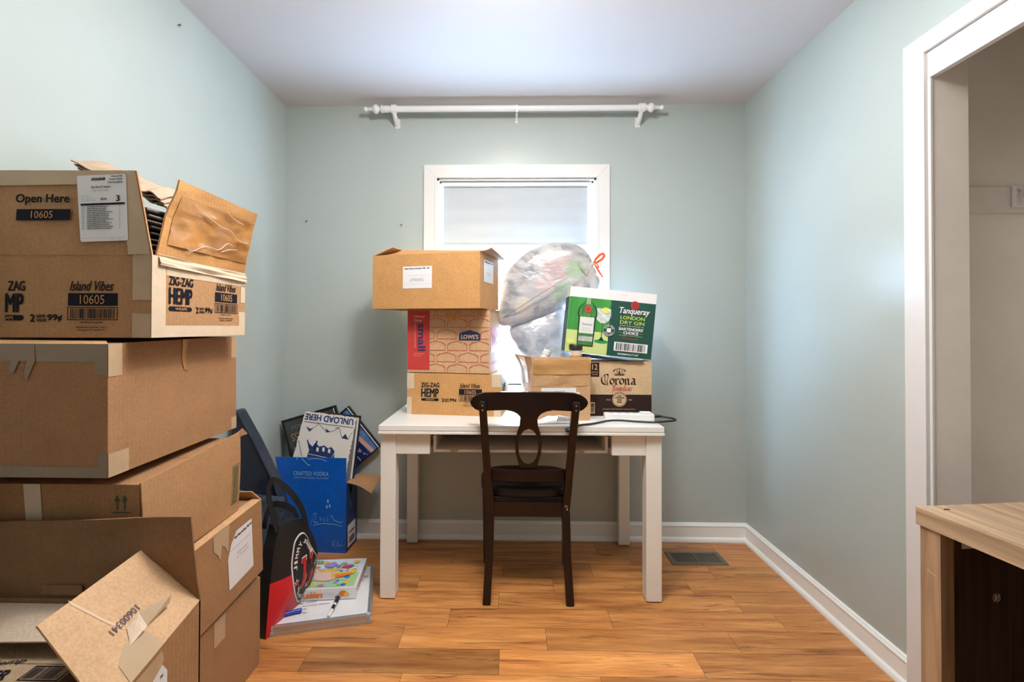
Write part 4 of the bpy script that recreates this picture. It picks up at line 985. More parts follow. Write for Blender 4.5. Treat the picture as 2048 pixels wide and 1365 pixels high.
GLJ = mat('jar_glass', (.75, .6, .45), .08, coat=1); SP = mat('orange_spice', (.50, .22, .05), .6, .3, 60)
smooth_by_angle(MB().lathe([(0, .026), (.003, .029), (.068, .029), (.072, .028)], (0, 0, 0), (0, 0, 1), SP, 28).build('contents', sj), 40)
smooth_by_angle(MB().lathe([(.068, .0292), (.090, .0292), (.094, .0255)], (0, 0, 0), (0, 0, 1), GLJ, 28).build('jar_body', sj), 40)
mb = MB().lathe([(.094, .030), (.0945, .0315), (.118, .0315), (.121, .029)], (0, 0, 0), (0, 0, 1), BLACKP, 40)
smooth_by_angle(mb.build('lid', sj), 40)
# white packet, power strip, cord
pk = thing('mailing_packet', 'crumpled white plastic packet with black print lying on the desk behind the chair', 'packet', (.215, 2.125, DZ + .001))
PKM = mat('white_poly', (.74, .74, .72), .35, .05, 20, .7, 40, coat=.2)
def pf(u, v):
    e = (abs(math.sin(PI * u)) ** .6) * (abs(math.sin(PI * v)) ** .6)
    x = -.088 + .182 * u + .008 * math.sin(v * 7); y = -.045 + .06 * v + .02 * u
    return V((x, y, .001 + .030 * e + .006 * noise.noise(V((u * 5, v * 5, 3))) * e))
recalc(MB().grid(pf, 24, 14, PKM).add([pf(i / 24, 0) for i in range(25)] + [pf(i / 24, 1) for i in range(25)], [(i, 25 + i, 26 + i, i + 1) for i in range(24)], PKM).build('packet_film', pk, smooth=True, weld=True))
mb = MB(); rnd = random.Random(3)
for i in range(12):
    u0 = .45 + i * .038; mb.grid(lambda u, v: pf(u0 + u * .018 + v * .04, .06 + v * rnd.choice([.3])) + V((0, -.0012, .0012)), 1, 6, INK)
mb.build('printed_bars', pk)
ps = thing('power_strip', 'white plastic power strip lying at the front right of the desk', 'power strip', (.555, 2.205, DZ), math.radians(-3))
MB().box((-.112, -.024, 0), (.112, .024, .030), WHITE).build('housing', ps, bevel=.004)
MB().box((.052, -.020, .030), (.100, .020, .037), WHITE).build('switch_block', ps, bevel=.002)
mb = MB()
for k in range(4):
    x = -.09 + k * .036; MB().box((x, -.012, .0295), (x + .022, .012, .0308), mat('outlet_face', (.70, .70, .70), .4)).box((x + .005, -.006, .0305), (x + .008, .004, .0312), BLACKP).box((x + .014, -.006, .0305), (x + .017, .004, .0312), BLACKP).build('outlet', ps)
def bez(pts, n=8):
    out = []
    for i in range(len(pts) - 1):
        p0, p1, p2, p3 = [V(pts[max(0, min(len(pts) - 1, k))]) for k in (i - 1, i, i + 1, i + 2)]
        for j in range(n):
            t = j / n; out.append(.5 * ((2 * p1) + (p2 - p0) * t + (2 * p0 - 5 * p1 + 4 * p2 - p3) * t * t + (3 * p1 - p0 - 3 * p2 + p3) * t ** 3))
    return out + [V(pts[-1])]
CORD = mat('cord_black', (.012, .012, .014), .45)
cdt = ps
pts = [(.664, 2.205, .778), (.70, 2.20, .777), (.745, 2.165, .774), (.742, 2.130, .773), (.700, 2.120, .770), (.640, 2.118, .766), (.58, 2.135, .765), (.50, 2.15, .767), (.44, 2.135, .767), (.37, 2.085, .765), (.31, 2.048, .766), (.272, 2.030, .760)]
local(cdt, MB().tube(bez(pts), .0042, CORD, 10)).build('power_cord', cdt, smooth=True)
local(cdt, MB().tube([(.665, 2.205, .778), (.705, 2.199, .777)], [.009, .005], CORD, 10)).build('strain_relief', cdt, smooth=True)
mb = MB().tube([(.276, 2.032, .761), (.262, 2.026, .752), (.244, 2.022, .748)], [.006, .012, .012], CORD, 10, flat=(1.1, .7))
pl = local(cdt, mb).build('plug', cdt, smooth=True)
mb = MB(); 
for dz in (-.006, .006): mb.box((.224, 2.021, .747 + dz - .0008), (.246, 2.0235, .747 + dz + .0012), STEEL)
local(cdt, mb).build('prong', pl)

# ------------------------------------------------------------------ the stack of cartons by the left wall
# A floor carton, back
b = thing('cardboard_box', 'brown taped carton on the floor, bottom of the tall stack by the left wall', 'box', (-1.068, 1.435, 0))
body(b, .388, .47, .300, KRAFT3)
F = frames(.388, .47, .300)
mb = MB(); mb.rect(F['top'], 0, .205, .388, .265, TAPE, 1.5); mb.rect(F['right'], .205, .225, .262, .300, TAPE, 1.5); mb.build_parts('packing_tape', b)
qsheet((.194, -.235, .3005), (.194, .235, .3005), (.180, .235, .306), (.180, -.235, .304), m=KRAFT2, t=.003).build('flap', b)
# B second carton with the address label
b = thing('cardboard_box', 'brown carton with white address label on its side, second from the floor', 'box', (-1.060, 1.43, .3185), rot=(math.radians(3.2), 0, math.radians(-1)))
body(b, .392, .47, .252, KRAFT3)
F = frames(.392, .47, .252)
mb = MB(); f = F['right']; q = f.sub(.275, .045, 2); mb.poly([(0, 0), (.135, 0), (.135, .165), (.05, .168), (.02, .140), (.0, .10)], q, PAPER, 2)
mb.text('Sunny Tobacco And Vape - WIL - NC', q, .034, .146, .131, .156, INK, .02, 0, 4); mb.text('4301 Market Street Rd', q, .045, .092, .105, .099, GREYINK, 0, 0, 4); mb.text('Suite 7 Wilmington Vape', q, .040, .078, .110, .085, GREYINK, 0, 0, 4); mb.rect(q, .01, .120, .125, .121, GREYINK, 4)
mb.build('shipping_label', b)
mb = MB(); mb.rect(F['top'], 0, .205, .392, .265, TAPE, 1.5); mb.poly([(.205, .252), (.205, .205), (.225, .185), (.236, .160), (.245, .205), (.262, .190), (.275, .165), (.280, .215), (.285, .252)], F['right'], TAPE, 1.5); mb.build_parts('packing_tape', b)
qsheet((.196, -.235, .2525), (.196, .235, .2525), (.168, .235, .2575), (.168, -.235, .256), m=KRAFT2, t=.003, bend=.001).build('flap', b)
qsheet((.196, .235, .2525), (.05, .235, .2525), (.05, .215, .285), (.175, .215, .288), m=KRAFT2, t=.003).build('flap', b)
# C third carton with printed arrows and a raised side panel
b = thing('cardboard_box', 'long brown carton with two printed arrows and a paper tape strip, third from the floor', 'box', (-1.076, 1.345, .580), rot=(math.radians(2.4), 0, 0))
body(b, .372, .405, .232, KRAFT3)
F = frames(.372, .405, .232)
mb = MB(); f = F['front']
mb.poly([(.098, .0), (.138, 0), (.130, .232), (.088, .232)], f, PTAPE, 2); mb.build_parts('paper_tape', b)
mb = MB()
for u in (.318, .336):
    mb.rect(f, u - .0015, .170, u + .0015, .200, GREEN_INK, 2); mb.poly([(u - .0065, .192), (u + .0065, .192), (u, .208)], f, GREEN_INK, 2)
mb.rect(f, .306, .163, .350, .1655, GREEN_INK, 2); mb.build('printed_arrows', b)
fl_ = qsheet((.189, -.2025, -.002), (.191, .2025, -.005), (.196, .2130, .252), (.191, -.2025, .236), m=KRAFT4 if False else KRAFT, back=KIN, t=.004, bend=.004, twist=.004, nu=12, nv=8)
fp = fl_.build('side_panel', b)
g = fl_.fn
mb = MB()
def onp(u0, v0, u1, v1, m, k=.0012): mb.add([g(u0, v0) + V((k, 0, 0)), g(u1, v0) + V((k, 0, 0)), g(u1, v1) + V((k, 0, 0)), g(u0, v1) + V((k, 0, 0))], [(0, 1, 2, 3)], m)
for k in range(15): v0 = .15 + k * .030; onp(.90, v0, .965, v0 + .014, GREEN_INK)
for (a_, b_, c_, d_) in ((.89, .13, .975, .137), (.89, .61, .975, .617), (.89, .13, .893, .617), (.972, .13, .975, .617)): onp(a_, b_, c_, d_, GREEN_INK)
mb.build('printed_barcode', fp)
qsheet((.190, .205, .248), (.196, .213, .235), (.215, .222, .242), (.204, .212, .262), m=KRAFT2, t=.003).build('torn_edge', b)
# D fourth carton
b = thing('cardboard_box', 'large plain brown carton with taped edges, fourth from the floor under the top box', 'box', (-1.0965, 1.350, .8365), rot=(math.radians(.8), 0, 0))
body(b, .333, .520, .312, KRAFT3)
F = frames(.333, .520, .312)
TAPEG = mat('grey_packing_tape', (.27, .20, .13), .3, .06, 9, .5, 30, coat=.25)
mb = MB(); f = F['front']; mb.rect(f, 0, .270, .333, .312, TAPEG, 1.4); mb.rect(f, 0, 0, .333, .026, TAPEG, 1.4); mb.rect(f, .300, .240, .333, .270, TAPEG, 1.5); mb.rect(f, .310, .026, .333, .058, TAPEG, 1.5)
f = F['right']; mb.rect(f, 0, .0, .06, .055, TAPE, 1.4); mb.rect(f, 0, .235, .04, .312, TAPE, 1.4); mb.rect(f, .49, .24, .52, .312, TAPE, 1.4); mb.rect(f, .49, 0, .52, .04, TAPE, 1.4)
mb.build_parts('packing_tape', b)
mb = MB(); f = F['front']
q = f.sub(.085, .212); pts = [(0, .098), (.075, .098), (.078, .060), (.064, .030), (.058, .012), (.052, .030), (.060, .062), (.040, .060), (.026, .030), (.018, .034), (.022, .062), (.006, .060)]
mb.prism(pts, Fr(q.p(0, 0, .003), q.u, q.v), .0012, TAPEG); mb.build('crumpled_tape', b)
mb = MB(); f = F['right']; mb.line([(.252, .312), (.248, .265), (.256, .230), (.272, .222), (.266, .262), (.274, .312)], f, .002, CTAPE, 3); mb.poly([(.252, .312), (.249, .265), (.256, .232), (.270, .224), (.265, .262), (.272, .312)], f, CTAPE, 1.5); mb.build('hanging_tape', b)
qsheet((-.166, -.260, .312), (.166, -.260, .312), (.12, -.21, .317), (-.166, -.21, .319), m=KRAFT2, t=.0025, bend=.001).build('flap', b)
# E top carton with the printed artwork, torn open
TX, TY, TZ = -1.068, 1.345, 1.158
b = thing('cardboard_box', 'torn-open printed ZIG-ZAG HEMP carton with packing list, topmost of the tall left stack', 'box', (TX, TY, TZ))
w_, d_, h_ = .396, .410, .203
def pr(mb, F, w_, d, h):
    f = F['front']; vibes_art(mb, f, w_ - .083 - .330, -.004 + .018, 1.10, 1)
    mb.rect(F['right'], .0, .0, d, .030, PTAPE, 1); mb.rect(F['right'], 0, .03, .048, h, PTAPE, 1); mb.rect(F['right'], .375, .03, d, .075, PTAPE, 1); mb.rect(F['right'], .05, h - .045, d, h, PTAPE, 1); mb.rect(F['right'], .385, .105, d, .16, PTAPE, 1)
    vibes_art(mb, F['right'].sub(.058, .028), 0, .014, 1.02)
    mb.rect(f, 0, h - .0035, w_ - .046, h - .0015, KRAFT3, 1.2)
body(b, w_, d_, h_, KRAFT4 if False else KRAFT, is_open=True, prints=pr, t=.006)
F = frames(w_, d_, h_)
mb = MB(); f = F['front']; mb.poly([(w_ - .046, 0), (w_, 0), (w_, .058), (w_ - .046, .060)], f, TAPE, 2); mb.poly([(w_ - .046, .092), (w_, .092), (w_, h_), (w_ - .046, h_)], f, TAPE, 2); mb.build_parts('packing_tape', b)
A, B = w_ / 2, d_ / 2
ff = qsheet((-A, -B, h_), (A, -B, h_), (A - .050, -B + .012, h_ + .210), (-A - .0, -B + .012, h_ + .212), m=KRAFT, back=KIN, t=.005, nu=10, nv=8, wob=.003, seed=5)
fo = ff.build('flap', b)
Fg = Fr((-A, -B, h_), (1, 0, 0), (0, .012, .21))
mb = MB(); K_ = 8
def lo_(x): return x - TX + A      # world x on the flap -> u
mb.text('Open Here', Fg, lo_(-1.213), .122, lo_(-1.078), .150, INK, .035, 0, K_)
mb.rect(Fg, lo_(-1.209), .084, lo_(-1.074), .112, INK, K_); mb.text('10605', Fg, lo_(-1.170), .089, lo_(-1.116), .107, KRAFT4, .004, 0, K_ + 3)
mb.build('printed_lettering', fo)
mb = MB(); mb.poly([(0, .172), (.352, .176), (.345, .209), (0, .211)], Fg, TAPEG if False else TAPE, 6); mb.poly([(w_ - .055, 0), (w_, 0), (w_ - .050, .209), (w_ - .088, .209)], Fg, TAPE, 6.5); mb.build_parts('packing_tape', fo)
# packing list label
q = Fg.sub(lo_(-1.044), .030, 2.0, .0052); q = Fr(q.o, q.u, (q.v - q.u * .03).normalized())
mb = MB(); LW, LH = .118, .166
mb.poly([(0.004, 0), (LW - .002, 0), (LW, .004), (LW - .004, LH - .004), (LW - .008, LH), (-.006, LH), (-.009, LH - .004), (0, .004)], q, PAPER, 1)
mb.rect(q, .028, LH - .013, .062, LH - .007, INK, 2); mb.text('PACKING LIST', q, .030, LH - .0115, .060, LH - .0085, PAPER, 0, 0, 4)
for k, t in enumerate(('Order #: 17004', 'Order #: 206230', 'Order Date: 08/21/25')): mb.text(t, q, .078 - k * .004, LH - .007 - k * .0075, .106, LH - .003 - k * .0075, INK, .02, 0, 3)
mb.text('Stan Mart & Tobacco', q, .028, LH - .033, .076, LH - .028, INK, .01, 0, 3); mb.text('5601 Market Street', q, .032, LH - .041, .072, LH - .038, GREYINK, 0, 0, 3); mb.text('BOX:', q, .052, LH - .064, .068, LH - .058, INK, .02, 0, 3); mb.text('3', q, .090, LH - .068, .099, LH - .053, INK, .03, 0, 3)
for k in range(4): mb.text('Stan Mart Tobacco'[: 8 + 2 * k], q, .003, LH - .052 - k * .0045, .022 + k * .006, LH - .050 - k * .0045, GREYINK, 0, 0, 3)
mb.rect(q, .001, LH - .076, LH * 0 + LW - .007, LH - .071, INK, 2)
rnd = random.Random(8)
for k in range(13):
    y = LH - .081 - k * .0046; mb.text('1004', q, .004, y, .011, y + .0026, INK, 0, 0, 3); mb.text(rnd.choice(['NATURAL HEMP WRAP 2 FOR 99 CENTS', 'ISLAND VIBES HEMP WRAPS BOX 25', 'GRAPE HEMP WRAPS 25 COUNT BOX', 'MANGO WRAPS BOX OF 25 POUCHES']), q, .018, y, .018 + rnd.uniform(.045, .066), y + .0028, INK, .01, 0, 3); mb.rect(q, .098, y, .099, y + .0025, INK, 3)
mb.rect(q, .003, .008, .112, .0084, GREYINK, 2); mb.text('Total: 13  Cs  6', q, .075, .003, .105, .006, GREYINK, 0, 0, 3)
mb.build('packing_list', fo)
# right flap leaning outward, its inner side toward us
rf = qsheet((A, -B + .015, h_), (A, B - .005, h_), (A + .068, B - .05, h_ + .183), (A + .034, -B + .048, h_ + .198), m=KRAFT4, back=KRAFT3, t=.005, bend=-.004, nu=10, nv=8, wob=.006, seed=9)
rfo = rf.build('flap', b)
def cf3(u, v): return rf.fn(.06 + u * .93, .16 + v * .66) + V((.0015 + .006 * abs(noise.noise(V((u * 4, v * 6, 9)))), 0, 0))
MB().grid(cf3, 24, 16, mat('amber_clear_tape', (.48, .23, .07), .15, .15, 10, .9, 18, coat=1)).build('clear_tape', rfo, smooth=True)
rnd = random.Random(5)
mb = MB()
for pl_ in ([(.18, .80), (.22, .72), (.36, .68), (.55, .60), (.66, .60), (.78, .50), (.92, .46)], [(.55, .84), (.68, .78), (.80, .74)], [(.20, .20), (.27, .16), (.42, .24), (.58, .28), (.66, .40), (.74, .36)], [(.62, .22), (.70, .30), (.80, .33)]):
    mb.tube(bez([rf.fn(p_[0], p_[1] + .02 * math.sin(7 * p_[0] * 9)) + V((.0085, 0, 0)) for p_ in pl_], 5), .0009, mat('tape_glint_film', (.80, .76, .72), .1, 0, 1, .5, 60, coat=1), 6)
mb.build('tape_wrinkle', rfo, smooth=True)
qsheet((A + .001, -B + .02, h_ + .005), (A + .001, B, h_ - .006), (A + .006, B, h_ - .030), (A + .006, -B + .02, h_ - .022), m=PTAPE, back=PTAPE, t=.0015, wob=.008, seed=2, nu=14).build('torn_tape', b)
# cartons stuffed inside
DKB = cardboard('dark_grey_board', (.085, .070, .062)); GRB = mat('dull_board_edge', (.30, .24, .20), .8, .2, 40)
fc0 = None
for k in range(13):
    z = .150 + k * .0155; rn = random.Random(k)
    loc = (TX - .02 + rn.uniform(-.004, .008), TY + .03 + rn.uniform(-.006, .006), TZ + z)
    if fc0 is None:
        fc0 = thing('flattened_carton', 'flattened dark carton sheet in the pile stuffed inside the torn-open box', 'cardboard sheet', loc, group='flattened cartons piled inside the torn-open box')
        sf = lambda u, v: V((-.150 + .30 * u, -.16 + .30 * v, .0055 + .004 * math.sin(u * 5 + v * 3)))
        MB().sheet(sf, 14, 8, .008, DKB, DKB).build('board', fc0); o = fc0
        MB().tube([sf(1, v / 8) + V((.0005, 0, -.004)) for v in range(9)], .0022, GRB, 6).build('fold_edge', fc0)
    else:
        o = fc0.copy(); COL.objects.link(o)
        for chd in fc0.children: c_ = chd.copy(); COL.objects.link(c_); c_.parent = o
        o.location = loc; o.rotation_euler = (0, rn.uniform(-.006, .006), rn.uniform(-.04, .04))
CRB = mat('crumpled_kraft', (.46, .34, .24), .8, .08, 20, .5, 60)
t = thing('crumpled_kraft_sheet', 'crumpled light kraft sheet lying over the pile and rising above the torn box', 'cardboard sheet', (TX, TY, TZ + .40))
def cr_f(u, v):
    x = -.105 + .245 * u; y = -.10 + .26 * v; z = .104 - .100 * u ** .9 - .10 * max(0, .3 - v) + .006 * math.sin(u * 30) * u * (1 - v * .5) - .02 * max(0, .12 - u) * 5 * v + .007 * noise.noise(V((u * 5, v * 4, 2)))
    return V((x, y, z))
mb = MB()
for k in range(4): mb.sheet(lambda u, v: cr_f(u, v) + V((.006 * k, .004 * k, -.0095 * k + .004 * noise.noise(V((u * 7, v * 3, k))))), 36, 8, .003, CRB, CRB)
mb.build('kraft_sheet', t)
t = thing('crumpled_kraft_sheet', 'egg-crate shaped kraft piece tucked between the pile and the raised right flap', 'cardboard sheet', (TX + .115, TY + .06, TZ + .352))
def eg(u, v): return V((-.04 + .12 * u, -.09 + .24 * v, .022 * (1 - u) + .010 * abs(math.sin(u * 9 + 1)) * abs(math.sin(v * 14)) - .012 * u))
MB().sheet(eg, 24, 24, .004, CRB, CRB).build('kraft_sheet', t)

# F front open carton
b = thing('cardboard_box', 'open carton in the lower left corner with its flaps standing up, nearest the camera', 'box', (-1.001, .9985, 0))
w_, d_, h_ = .522, .277, .500
o_ = V((-1.001, .9985, 0))
A, B = w_ / 2, d_ / 2
zr0, zr1 = .470, .528
mb = MB()
def slab(p, n_, t, m1, m2):
    vs = [V(q) for q in p] + [V(q) + V(n_) * t for q in p]
    return mb.add(vs, [(0, 1, 2, 3)], m1), mb.add(vs, [(7, 6, 5, 4), (1, 0, 4, 5), (2, 1, 5, 6), (3, 2, 6, 7), (0, 3, 7, 4)], m2)
slab([(A, -B, 0), (A, B, 0), (A, B, zr1), (A, -B, zr0)], (-1, 0, 0), .005, KRAFT3, KIN)
slab([(A, B, 0), (-A, B, 0), (-A, B, zr1), (A, B, zr1)], (0, -1, 0), .005, KRAFT3, KIN)
slab([(-A, B, 0), (-A, -B, 0), (-A, -B, zr0), (-A, B, zr1)], (1, 0, 0), .005, KRAFT3, KIN)
slab([(-A, -B, 0), (A, -B, 0), (A, -B, zr0), (-A, -B, zr0)], (0, 1, 0), .005, KRAFT3, KIN)
mb.add([(-A, -B, .002), (A, -B, .002), (A, B, .002), (-A, B, .002)], [(0, 1, 2, 3)], KIN)
mb.build('box_body', b)
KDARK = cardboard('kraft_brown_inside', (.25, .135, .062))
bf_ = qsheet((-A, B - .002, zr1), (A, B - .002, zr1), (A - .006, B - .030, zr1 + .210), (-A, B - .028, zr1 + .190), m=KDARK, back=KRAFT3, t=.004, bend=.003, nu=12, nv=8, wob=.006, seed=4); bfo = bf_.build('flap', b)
mb = MB(); mb.box((-.118, B - .012, zr1 + .012), (-.02, B - .006, zr1 + .036), KDARK); mb.build('hand_hole_tab', b, bevel=.002)
# right flap: five-cornered board standing up and leaning inward
P0, P1, P2, P3, P4 = [V(q) - o_ for q in ((-.7405, .868, .471), (-.7405, 1.136, .528), (-.806, 1.124, .634), (-.868, 1.117, .657), (-.879, .880, .628))]
Uh = (P1 - P0).normalized(); nn = (P1 - P0).cross(P3 - P0).normalized(); Vh = nn.cross(Uh)
Ff = Fr(P0, Uh, Vh)
def pp(P): d = P - P0; return (d.dot(Uh), d.dot(Vh))
pts = [pp(P0), pp(P1), pp(P2), pp(P3), pp(P4)]
FLAPC = cardboard('kraft_board_pale', (.62, .39, .215))
mb = MB().prism(pts, Ff, .005, FLAPC, KIN)
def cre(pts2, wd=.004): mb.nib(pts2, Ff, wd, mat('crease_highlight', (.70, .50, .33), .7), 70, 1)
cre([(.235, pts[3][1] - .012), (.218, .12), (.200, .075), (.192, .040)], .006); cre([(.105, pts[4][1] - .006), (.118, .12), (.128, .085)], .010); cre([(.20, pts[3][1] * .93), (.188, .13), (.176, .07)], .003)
fo = mb.build('flap', b)
mb = MB(); q = Ff.sub(.176, .103, 180); mb.text('10600341', q, 0, 0, .070, .015, mat('stamp_violet', (.09, .06, .10), .7), .0, 0, 3); mb.build('stamped_number', fo)
mb = MB()
tp = MATS['packing_tape']
mb.poly([(.060, .0), (.150, .0), (.150, .045), (.105, .062), (.070, .040)], Ff, tp, 1.5)
mb.add([Ff.p(.150, .052, .001), Ff.p(.215, .050, .012), Ff.p(.225, .060, .020), Ff.p(.165, .085, .006)], [(0, 1, 2, 3)], tp); mb.add([Ff.p(.110, .050, .001), Ff.p(.150, .052, .012), Ff.p(.165, .085, .006), Ff.p(.130, .080, .002)], [(0, 1, 2, 3)], tp)
mb.build_parts('packing_tape', fo)
mb = MB(); f = Fr((A, -B, 0), (0, 1, 0), (0, 0, 1)); mb.poly([(.115, .33), (.165, .33), (.165, .440), (.150, .462), (.115, .440)], f, PAPER, 2); mb.text('WIL', f, .122, .425, .134, .431, INK, .02, 0, 4); mb.text('NC', f, .143, .437, .152, .443, INK, .02, 0, 4); mb.build('shipping_label', b)
mb = MB(); mb.poly([(.070, .420), (.072, .478), (.150, .492), (.155, .470), (.130, .430), (.112, .440), (.100, .405)], f, tp, 1.5); mb.build_parts('packing_tape', b)
# smaller printed carton inside it
b2 = thing('cardboard_box', 'smaller printed carton lying inside the open carton in the lower left corner', 'box', (-1.075, 1.000, .004))
GRK = cardboard('kraft_board_grey', (.40, .28, .17)); 
def pr(mb, F, w_, d, h):
    f = F['top']; q = f.sub(.02, .01, 0)
    mb.text('GER', q.sub(.135, .050, 8), 0, 0, .062, .030, INK, .03, 0, 3); mb.text('Hemp', q.sub(.12, .090, 12), 0, 0, .07, .018, INK, .01, .2, 3)
    mb.barcode(q, .225, .060, .305, .100, INK, 12, True)
body(b2, .33, .235, .462, GRK, prints=pr)
qsheet((.165, .1170, .521), (-.165, .1170, .521), (-.165, .010, .497), (.165, .018, .500), m=cardboard('kraft_board_bleached', (.60, .48, .36)), back=cardboard('kraft_board_bleached', (.60, .48, .36)), t=.004, bend=.004).build('flap', b2)

# ------------------------------------------------------------------ things on the floor between the stack and the desk
# navy portfolio leaning at the left wall
NV = bpy.data.materials.new('navy_nylon'); NV.use_nodes = True
_b = NV.node_tree.nodes['Principled BSDF']; _b.inputs['Base Color'].default_value = (.012, .018, .036, 1); _b.inputs['Roughness'].default_value = .38; _b.inputs['Coat Weight'].default_value = .3
_t = NV.node_tree.nodes.new('ShaderNodeTexCoord'); _n = NV.node_tree.nodes.new('ShaderNodeTexNoise'); _n.inputs['Scale'].default_value = 9; _n.inputs['Detail'].default_value = 6; _n.inputs['Distortion'].default_value = 1.2
_p = NV.node_tree.nodes.new('ShaderNodeBump'); _p.inputs['Strength'].default_value = .7; _p.inputs['Distance'].default_value = .01
NV.node_tree.links.new(_t.outputs['Object'], _n.inputs[0]); NV.node_tree.links.new(_n.outputs[0], _p.inputs['Height']); NV.node_tree.links.new(_p.outputs[0], _b.inputs['Normal'])
pf_ = thing('garment_bag', 'tall dark navy nylon bag leaning upright against the left wall behind the carton stack', 'bag', (-1.08, 2.145, 0))
outl = [(-.165, 0), (.00, 0), (.06, .20), (.090, .29), (.030, .485), (-.060, .665), (-.136, .797), (-.144, .805), (-.165, .805)]
mb = MB().prism([(x, z) for x, z in outl], Fr((0, -.03, 0), (1, 0, 0), (0, 0, 1)), .075, NV); mb.build('bag_body', pf_, bevel=.012, seg=3)
mb = MB().tube([(-.144, -.030, .805), (-.060, -.033, .665), (.030, -.033, .485), (.090, -.033, .29)], .0035, mat('navy_piping', (.012, .018, .045), .4), 8); mb.build('piping', pf_)
# crumpled blue film hanging over its lower right part
BF = bag_mat('blue_grey_film', (.10, .16, .26), [((.06, -.06, .40), .08, (.05, .17, .35))], dark=.3)
cb_ = thing('plastic_film', 'crinkled translucent blue-grey plastic film draped over the foot of the navy bag', 'plastic film', (-1.07, 2.06, .245))
def cfm(u, v): return V((-.11 + .20 * u + .02 * v, -.012 - .022 * math.sin(PI * u) - .02 * v, -.02 + .26 * v - .03 * u)) + V((0, -.014 * noise.noise(V((u * 6, v * 4, 3))) - .006 * noise.noise(V((u * 16, v * 9, 5))), 0))
recalc(MB().sheet(cfm, 26, 20, .002, BF, BF).build('film', cb_, smooth=True))
# tote bag
tA = V((-.915, 1.79, 0)); tU = V((.10, .33, 0)).normalized()
tb = thing('tote_bag', 'black and red Jimmy John\'s tote bag standing beside the whiteboards', 'bag', tuple(tA))
Ft = Fr((0, 0, 0), tU, (0, 0, 1))         # normal points to the desk side
TB = mat('tote_black', (.010, .010, .012), .42, 0, 1, .25, 40); TR = mat('tote_red', (.60, .012, .020), .42, .08, 8, .25, 40); TWH = mat('tote_white', (.80, .80, .80), .5)
outline = [(.0, 0), (.05, .004), (.184, .042), (.244, .083), (.285, .15), (.294, .20), (.274, .262), (.226, .346), (.19, .385), (.137, .401), (.069, .407), (.039, .323), (.020, .20)]
cs = V((.15, .20))
def shell(side):
    """front cloth: bulges toward the desk; made as rings from the outline to the centre"""
    n = len(outline) * 4; P = []
    for i in range(len(outline)):
        a_, b_ = V(outline[i]), V(outline[(i + 1) % len(outline)])
        for k in range(4): P.append(a_.lerp(b_, k / 4))
    rings = 12; vs = []
    for r in range(rings + 1):
        t = r / rings
        for p in P:
            q = p.lerp(cs, t); h_ = .030 * math.sin(PI / 2 * min(1, t * 1.3)) * side + (.004 * noise.noise(V((q.x * 14, q.y * 10, side))) if r else 0)
            vs.append((q.x, q.y, h_))
    fs = [(r * n + i, r * n + (i + 1) % n, (r + 1) * n + (i + 1) % n, (r + 1) * n + i) for r in range(rings) for i in range(n)]
    return vs, fs, n
vs, fs, n = shell(1)
def split_line(x): return .201 + (x - .033) * (-.075)
mb = MB(); top_f = []; 
k0 = len(mb.v); mb.v = [Ft.p(x, z, h_) for x, z, h_ in vs]
for f in fs:
    cz = sum(vs[i][1] for i in f) / 4; cx_ = sum(vs[i][0] for i in f) / 4
    mb.f.append(f); mb.m.append(mb.mi(TR if cz < split_line(cx_) else TB))
mb.build('front_cloth', tb, smooth=True)
vs2 = [(x, z) for x, z in outline]
mb = MB().prism(outline, Fr(Ft.p(0, 0, -.0005), tU, (0, 0, 1)), .055, TB); mb.build('bag_body', tb, bevel=.006)
# logo following the cloth
def bulge(x, z):
    q = V((x, z)); d = q - cs; ang = d.normalized() if d.length > 1e-6 else V((1, 0)); best = 1e9
    for i in range(len(outline)):
        a_, b_ = V(outline[i]) - cs, V(outline[(i + 1) % len(outline)]) - cs; e_ = b_ - a_; den = ang.x * e_.y - ang.y * e_.x
        if abs(den) < 1e-9: continue
        t = (a_.x * e_.y - a_.y * e_.x) / den; s_ = (a_.x * ang.y - a_.y * ang.x) / den
        if t > 0 and -.001 <= s_ <= 1.001: best = min(best, t)
    tt = max(0, 1 - d.length / best); return .030 * math.sin(PI / 2 * min(1, tt * 1.3)) + (.004 * noise.noise(V((x * 14, z * 10, 1))))
oval = [(.101, .216), (.106, .27), (.119, .318), (.150, .338), (.181, .334), (.205, .305), (.222, .270), (.250, .225), (.274, .190), (.283, .155), (.272, .114), (.240, .080), (.199, .055), (.168, .050), (.140, .080), (.112, .131)]
def on_cloth(m2, e):  # m2 built in plane z=0 frame (x,z,h=0) -> cloth
    m2.v = [Ft.p(q.x, q.y, bulge(q.x, q.y) + e + q.z) for q in m2.v]; return m2
P2 = Fr((0, 0, 0), (1, 0, 0), (0, 1, 0))
def smoothloop(pts, n=4):
    out = []; L_ = len(pts)
    for i in range(L_):
        p0, p1, p2, p3 = [V(pts[(i + k) % L_]) for k in (-1, 0, 1, 2)]
        for j in range(n):
            t = j / n; out.append(tuple(.5 * ((2 * p1) + (p2 - p0) * t + (2 * p0 - 5 * p1 + 4 * p2 - p3) * t * t + (3 * p1 - p0 - 3 * p2 + p3) * t ** 3)))
    return out
ov = smoothloop(oval)
cx_, cz_ = .190, .195
def disc_fill(m2, loop, m, e):
    rings = 7; vs = []
    for r in range(rings + 1):
        t = r / rings
        for p in loop: vs.append((p[0] + (cx_ - p[0]) * t * .98, p[1] + (cz_ - p[1]) * t * .98, e))
    n = len(loop); sgn = sum(loop[i][0] * loop[(i + 1) % n][1] - loop[(i + 1) % n][0] * loop[i][1] for i in range(n)) > 0
    fs = [(r * n + i, r * n + (i + 1) % n, (r + 1) * n + (i + 1) % n, (r + 1) * n + i) for r in range(rings) for i in range(n)]
    if not sgn: fs = [f[::-1] for f in fs]
    m2.add(vs, fs, m)
